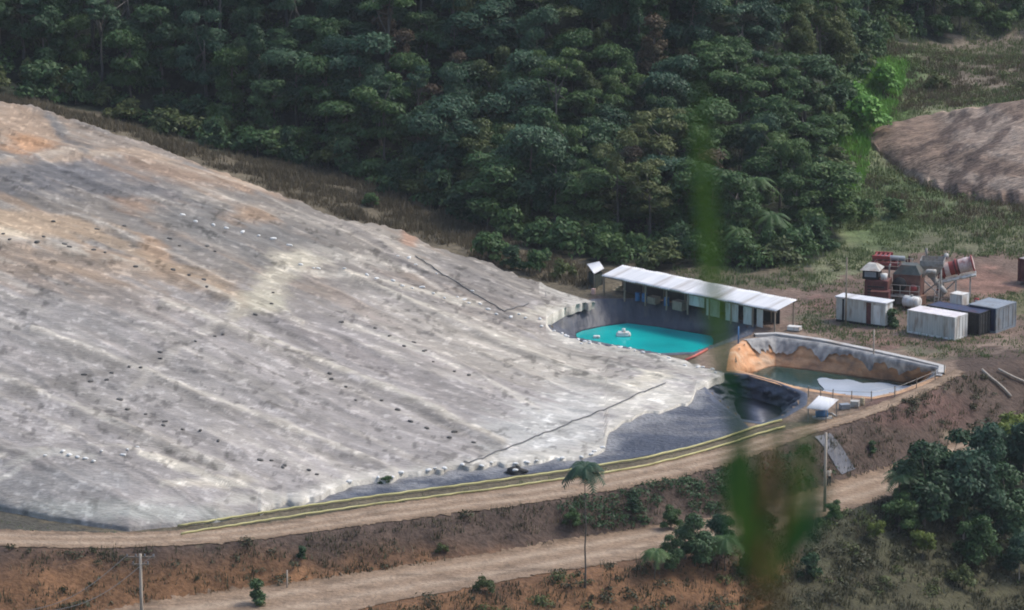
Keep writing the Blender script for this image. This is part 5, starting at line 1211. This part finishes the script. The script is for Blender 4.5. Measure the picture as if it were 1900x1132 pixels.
def undergrowth():
    r = np.random.default_rng(10); X = r.uniform(-74, 76, 4000); Y = r.uniform(408, 570, 4000); Z = g(X, Y); px, py = project(X, Y, Z); ok = in_poly(px, py, FOREST) & (py > -60) & (px > -60) & (px < 1960)
    X, Y, Z = X[ok][:1300], Y[ok][:1300], Z[ok][:1300]; R = r.uniform(.7, 1.6, len(X))
    me = crown_mesh('forest_undergrowth', np.stack([X, Y, Z + R * .5], 1), R, 60000, .5, LM['mid'], seed=10, droop=.2)
    tag(link('forest_undergrowth', me), 'dark leafy undergrowth on the forest floor', 'vegetation', None, 'stuff')
undergrowth()
def scrub(name, region, n, area, mat, label, seed, r0, r1, per, thr=.5):
    r = np.random.default_rng(seed); X = r.uniform(area[0], area[1], n); Y = r.uniform(area[2], area[3], n); Z = g(X, Y); px, py = project(X, Y, Z)
    ok = in_poly(px, py, region) & (fbm(X / 5, Y / 3, seed) > thr); X, Y, Z = X[ok], Y[ok], Z[ok]; R = r.uniform(r0, r1, len(X)) * r.uniform(.6, 1.2, len(X))
    me = crown_mesh(name, np.stack([X, Y, Z + R * .25], 1), R, len(X) * per, .26, mat, seed=seed, droop=.2, flatten=.6)
    tag(link(name, me), label, 'vegetation', None, 'stuff')
scrub('bank_scrub', BANK, 5200, (-60, 66, 290, 375), LM['brush'], 'low dark scrub spread over the brown bank between the roads', 31, .3, .75, 34)
scrub('bank_green_scrub', [(1050,930),(1250,895),(1430,842),(1560,800),(1600,840),(1533,895),(1400,935),(1211,972),(1050,998)], 3800, (0, 40, 300, 360), LM['dark'], 'dark green scrub on the right part of the bank between the roads', 36, .4, 1.0, 40, .42)
scrub('lower_scrub', LOWB, 7000, (-60, 66, 262, 350), LM['brush'], 'low dark scrub below the lower road', 32, .35, .9, 36, .43)
scrub('lower_green_scrub', LOWB, 4200, (-60, 66, 262, 350), LM['olive'], 'olive green scrub patches below the lower road', 33, .35, .8, 34, .50)
scrub('hill_scrub', RS, 6000, (15, 90, 405, 640), LM['olive'], 'low green scrub on the grassy slope at the right', 34, .4, 1.0, 36, .55)
tufts('ditch_grass', [(-60,955),(0,966),(100,980),(240,990),(400,975),(560,948),(900,904),(1290,838),(1410,802),(1420,806),(1290,846),(900,912),(560,958),(240,994),(-60,985)], 1100, .2, LM['greengrass'], 'thin grass in the ditch along the foot of the heap', seed=12, area=(-62, 36, 300, 352), wide=.05)
# plants close to the lens, out of focus
def blade(pts, w, mat, nm, parent, base):
    """one long leaf: centre line in world points, widths at each"""
    v = []; f = []
    for k, p in enumerate(pts):
        d = (pts[min(k + 1, len(pts) - 1)] - pts[max(k - 1, 0)]).normalized(); s = d.cross(Vector((.12, 1, .15))).normalized()
        v += [p - base - s * w[k], p - base + Vector((0, .25 * w[k], 0)), p - base + s * w[k]]
    for k in range(len(pts) - 1):
        for q in (0, 1): f.append((k * 3 + q, k * 3 + q + 1, (k + 1) * 3 + q + 1, (k + 1) * 3 + q))
    o = pymesh(nm, v, f, mat, parent, True); setcol(o.data, np.full((len(v), 3), random.random()), 'lc'); return o
def near_plant():
    ND = 8.0; base = WY(1400, 1500, ND); base.z = float(g(np.array([base.x]), np.array([ND]))[0])
    t = empty('cane_plant', base, 'blurred tall green cane plant close to the lens in front of the ponds', 'plant')
    def at(px, py, dY=0): return WY(px, py, ND + dY)
    def path(l, dY=0): return [at(a, b, dY) for a, b in l]
    stem_g = base
    def stem(l, r, mat, dY):
        pp = path(l, dY); pp = [Vector((base.x, ND + dY, base.z))] + pp; MB().tube([q - base for q in pp], [r * 1.2] + [r] * (len(pp) - 1), 8).build('stem', mat, t, True)
    sb = surf('near_brown_stem', (.10, .055, .022), (.16, .09, .035), 6, .8)
    stem([(1400, 1130), (1412, 1000), (1420, 900), (1428, 840)], .015, sb, 0); stem([(1440, 1130), (1452, 1000), (1458, 900), (1460, 850)], .011, sb, .1)
    S = ND * 1.37e-4
    def lf(l, ws, mat, dY=0, k=1.0):
        blade(path(l, dY), [q * S / 2 * k for q in ws], mat, 'leaf', t, base)
    lf([(1298, 150), (1300, 240), (1304, 320), (1312, 410), (1320, 500), (1330, 590), (1342, 680), (1356, 740), (1372, 800), (1390, 900), (1408, 1000)], [2, 18, 27, 31, 32, 29, 24, 20, 17, 14, 10], LM['near'], -.1)
    lf([(1338, 850), (1362, 835), (1374, 880), (1372, 940), (1380, 1010), (1400, 1090)], [8, 38, 60, 62, 50, 20], LM['near'], k=.66, dY= .05)
    lf([(1400, 1090), (1404, 1000), (1398, 920), (1390, 850), (1380, 780)], [26, 40, 34, 22, 4], LM['near'], k=.66, dY= .15)
    lf([(1442, 1060), (1476, 970), (1492, 890), (1496, 820), (1498, 745)], [20, 46, 50, 36, 4], LM['near'], k=.66, dY= 0)
    lf([(1445, 1060), (1490, 1000), (1514, 960), (1524, 910), (1526, 870)], [16, 48, 56, 36, 4], LM['nearteal'], k=.66, dY= .1)
    lf([(1430, 1090), (1424, 980), (1418, 900), (1426, 830), (1440, 770)], [20, 36, 34, 24, 4], LM['near'], k=.66, dY= .2)
    lf([(1352, 1010), (1350, 940), (1346, 880), (1352, 830)], [6, 26, 28, 4], LM['nearteal'], k=.66, dY= .25)
    lf([(1345, 640), (1356, 700), (1362, 760), (1376, 850), (1398, 960)], [4, 40, 44, 26, 14], LM['nearteal'], k=.66, dY= -.2)
    lf([(1410, 1000), (1440, 940), (1458, 860), (1452, 780), (1436, 740)], [14, 26, 28, 20, 3], LM['nearteal'], k=.66, dY= -.05)
near_plant()
# ------------------------------------------------------------------ person on the lower road
def person(p, label, rz=0.0):
    J = {'pel': (0, 0, .93, .13), 'spi': (0, .01, 1.15, .125), 'che': (0, 0, 1.34, .15), 'nec': (0, .0, 1.49, .055), 'hea': (0, -.015, 1.60, .085), 'top': (0, 0, 1.69, .075), 'nos': (0, -.10, 1.595, .018)}
    E = [('pel', 'spi'), ('spi', 'che'), ('che', 'nec'), ('nec', 'hea'), ('hea', 'top'), ('hea', 'nos')]
    for s, k in ((-1, 'l'), (1, 'r')):
        J.update({'hip' + k: (s * .10, 0, .88, .095), 'kne' + k: (s * .115, -.02, .48, .062), 'ank' + k: (s * .12, .02, .09, .042), 'toe' + k: (s * .14, -.14, .035, .035), 'sho' + k: (s * .19, 0, 1.40, .065), 'elb' + k: (s * .25, .03, 1.12, .045), 'wri' + k: (s * .24, -.08, .90, .03), 'pal' + k: (s * .235, -.10, .83, .03), 'ear' + k: (s * .085, 0, 1.60, .02)})
        E += [('pel', 'hip' + k), ('hip' + k, 'kne' + k), ('kne' + k, 'ank' + k), ('ank' + k, 'toe' + k), ('che', 'sho' + k), ('sho' + k, 'elb' + k), ('elb' + k, 'wri' + k), ('wri' + k, 'pal' + k), ('hea', 'ear' + k)]
        for q in range(4):
            y = -.135 + .022 * q; J['fa%d' % q + k] = (s * .235, y, .785, .009); J['fb%d' % q + k] = (s * .225, y - .006, .735 + .008 * abs(q - 1.5), .008); E += [('pal' + k, 'fa%d' % q + k), ('fa%d' % q + k, 'fb%d' % q + k)]
        J['tha' + k] = (s * .225, -.15, .82, .010); E.append(('pal' + k, 'tha' + k))
    keys = list(J); me = bpy.data.meshes.new('person'); me.from_pydata([J[k][:3] for k in keys], [(keys.index(a), keys.index(b)) for a, b in E], []); me.update()
    o = bpy.data.objects.new('person', me); COL.objects.link(o)
    sk = o.modifiers.new('skin', 'SKIN')
    for k, q in enumerate(keys):
        me.skin_vertices[0].data[k].radius = (J[q][3], J[q][3] * (.8 if q in ('pel', 'spi', 'che') else 1)); me.skin_vertices[0].data[k].use_root = (q == 'pel')
    sb = o.modifiers.new('sub', 'SUBSURF'); sb.levels = 2; sb.render_levels = 2
    dg = bpy.context.evaluated_depsgraph_get(); nm = bpy.data.meshes.new_from_object(o.evaluated_get(dg)); o.modifiers.clear(); o.data = nm
    nm.materials.clear()
    for q in ('skin', 'shirt', 'trousers', 'black', 'hair'): nm.materials.append(M[q])
    for f in nm.polygons:
        c = f.center; i = 0
        if c.z < .10: i = 3
        elif c.z < .96 and abs(c.x) < .2: i = 2
        elif c.z > 1.655 or (c.z > 1.56 and c.y > .0): i = 4
        elif c.z < 1.47 and not (abs(c.x) > .2 and c.z < 1.16): i = 1
        f.material_index = i; f.use_smooth = True
    o.location = p; o.rotation_euler = (0, 0, rz); tag(o, label, 'person')
pp = hit(1538, 903); person(pp + Vector((0, 0, .05)), 'person in pale shirt and dark trousers standing by the pole on the lower road', .5)
# ------------------------------------------------------------------ air
zl_ = float(GZ.min()) - 1; zh_ = float(max(GZ.max(), CAMZ)) + 25
hm = bpy.data.materials.new('haze_air'); hm.use_nodes = True; hn = hm.node_tree; hn.nodes.remove(hn.nodes['Principled BSDF'])
pv = hn.nodes.new('ShaderNodeVolumePrincipled'); pv.inputs['Color'].default_value = (.86, .93, 1, 1); pv.inputs['Density'].default_value = .00007; hn.links.new(pv.outputs[0], hn.nodes['Material Output'].inputs['Volume'])
xl, xh = float(gx.min()) - 30, float(gx.max()) + 30; yl_, yh = float(gy.min()) - 30, float(gy.max()) + 30
tag(MB().box(((xl + xh) / 2, (yl_ + yh) / 2, (zl_ + zh_) / 2), (xh - xl, yh - yl_, zh_ - zl_)).build('haze', hm), 'thin pale haze in the valley air', 'haze', None, 'stuff')
# ------------------------------------------------------------------ light, sky, camera
w = bpy.data.worlds.new('World'); scene.world = w; w.use_nodes = True; nt = w.node_tree
bg = nt.nodes['Background']; sky = nt.nodes.new('ShaderNodeTexSky'); sky.sky_type = 'NISHITA'; sky.sun_disc = False
EL, AZ = math.radians(52), math.radians(70)      # azimuth clockwise from +Y
sky.sun_elevation = EL; sky.sun_rotation = AZ; sky.air_density = 1.0; sky.dust_density = 2.5; sky.ozone_density = 1.0
nt.links.new(sky.outputs[0], bg.inputs[0]); bg.inputs[1].default_value = .15
sl = bpy.data.lights.new('sun', 'SUN'); sl.energy = 1.4; sl.angle = math.radians(12); sl.color = (1, .96, .9)
so = bpy.data.objects.new('sun', sl); COL.objects.link(so)
sd = Vector((math.sin(AZ) * math.cos(EL), math.cos(AZ) * math.cos(EL), math.sin(EL))); so.rotation_euler = (-sd).to_track_quat('-Z', 'Y').to_euler(); so.location = (60, 300, 200)
cam = bpy.data.cameras.new('camera'); cam.sensor_width = 36; cam.lens = 18 / math.tan(HF / 2); cam.clip_end = 9000; cam.clip_start = .1
cam.dof.use_dof = True; cam.dof.focus_distance = 405; cam.dof.aperture_fstop = 2.3
co = bpy.data.objects.new('camera', cam); COL.objects.link(co); co.location = (0, 0, CAMZ); co.rotation_euler = (math.pi / 2 - PITCH, 0, 0); scene.camera = co
scene.view_settings.view_transform = 'Standard'; scene.view_settings.look = 'None'; scene.view_settings.exposure = .7; scene.view_settings.gamma = 1
scene.cycles.max_bounces = 6; scene.cycles.filter_width = 1.9
print('forest trees', NFOREST)
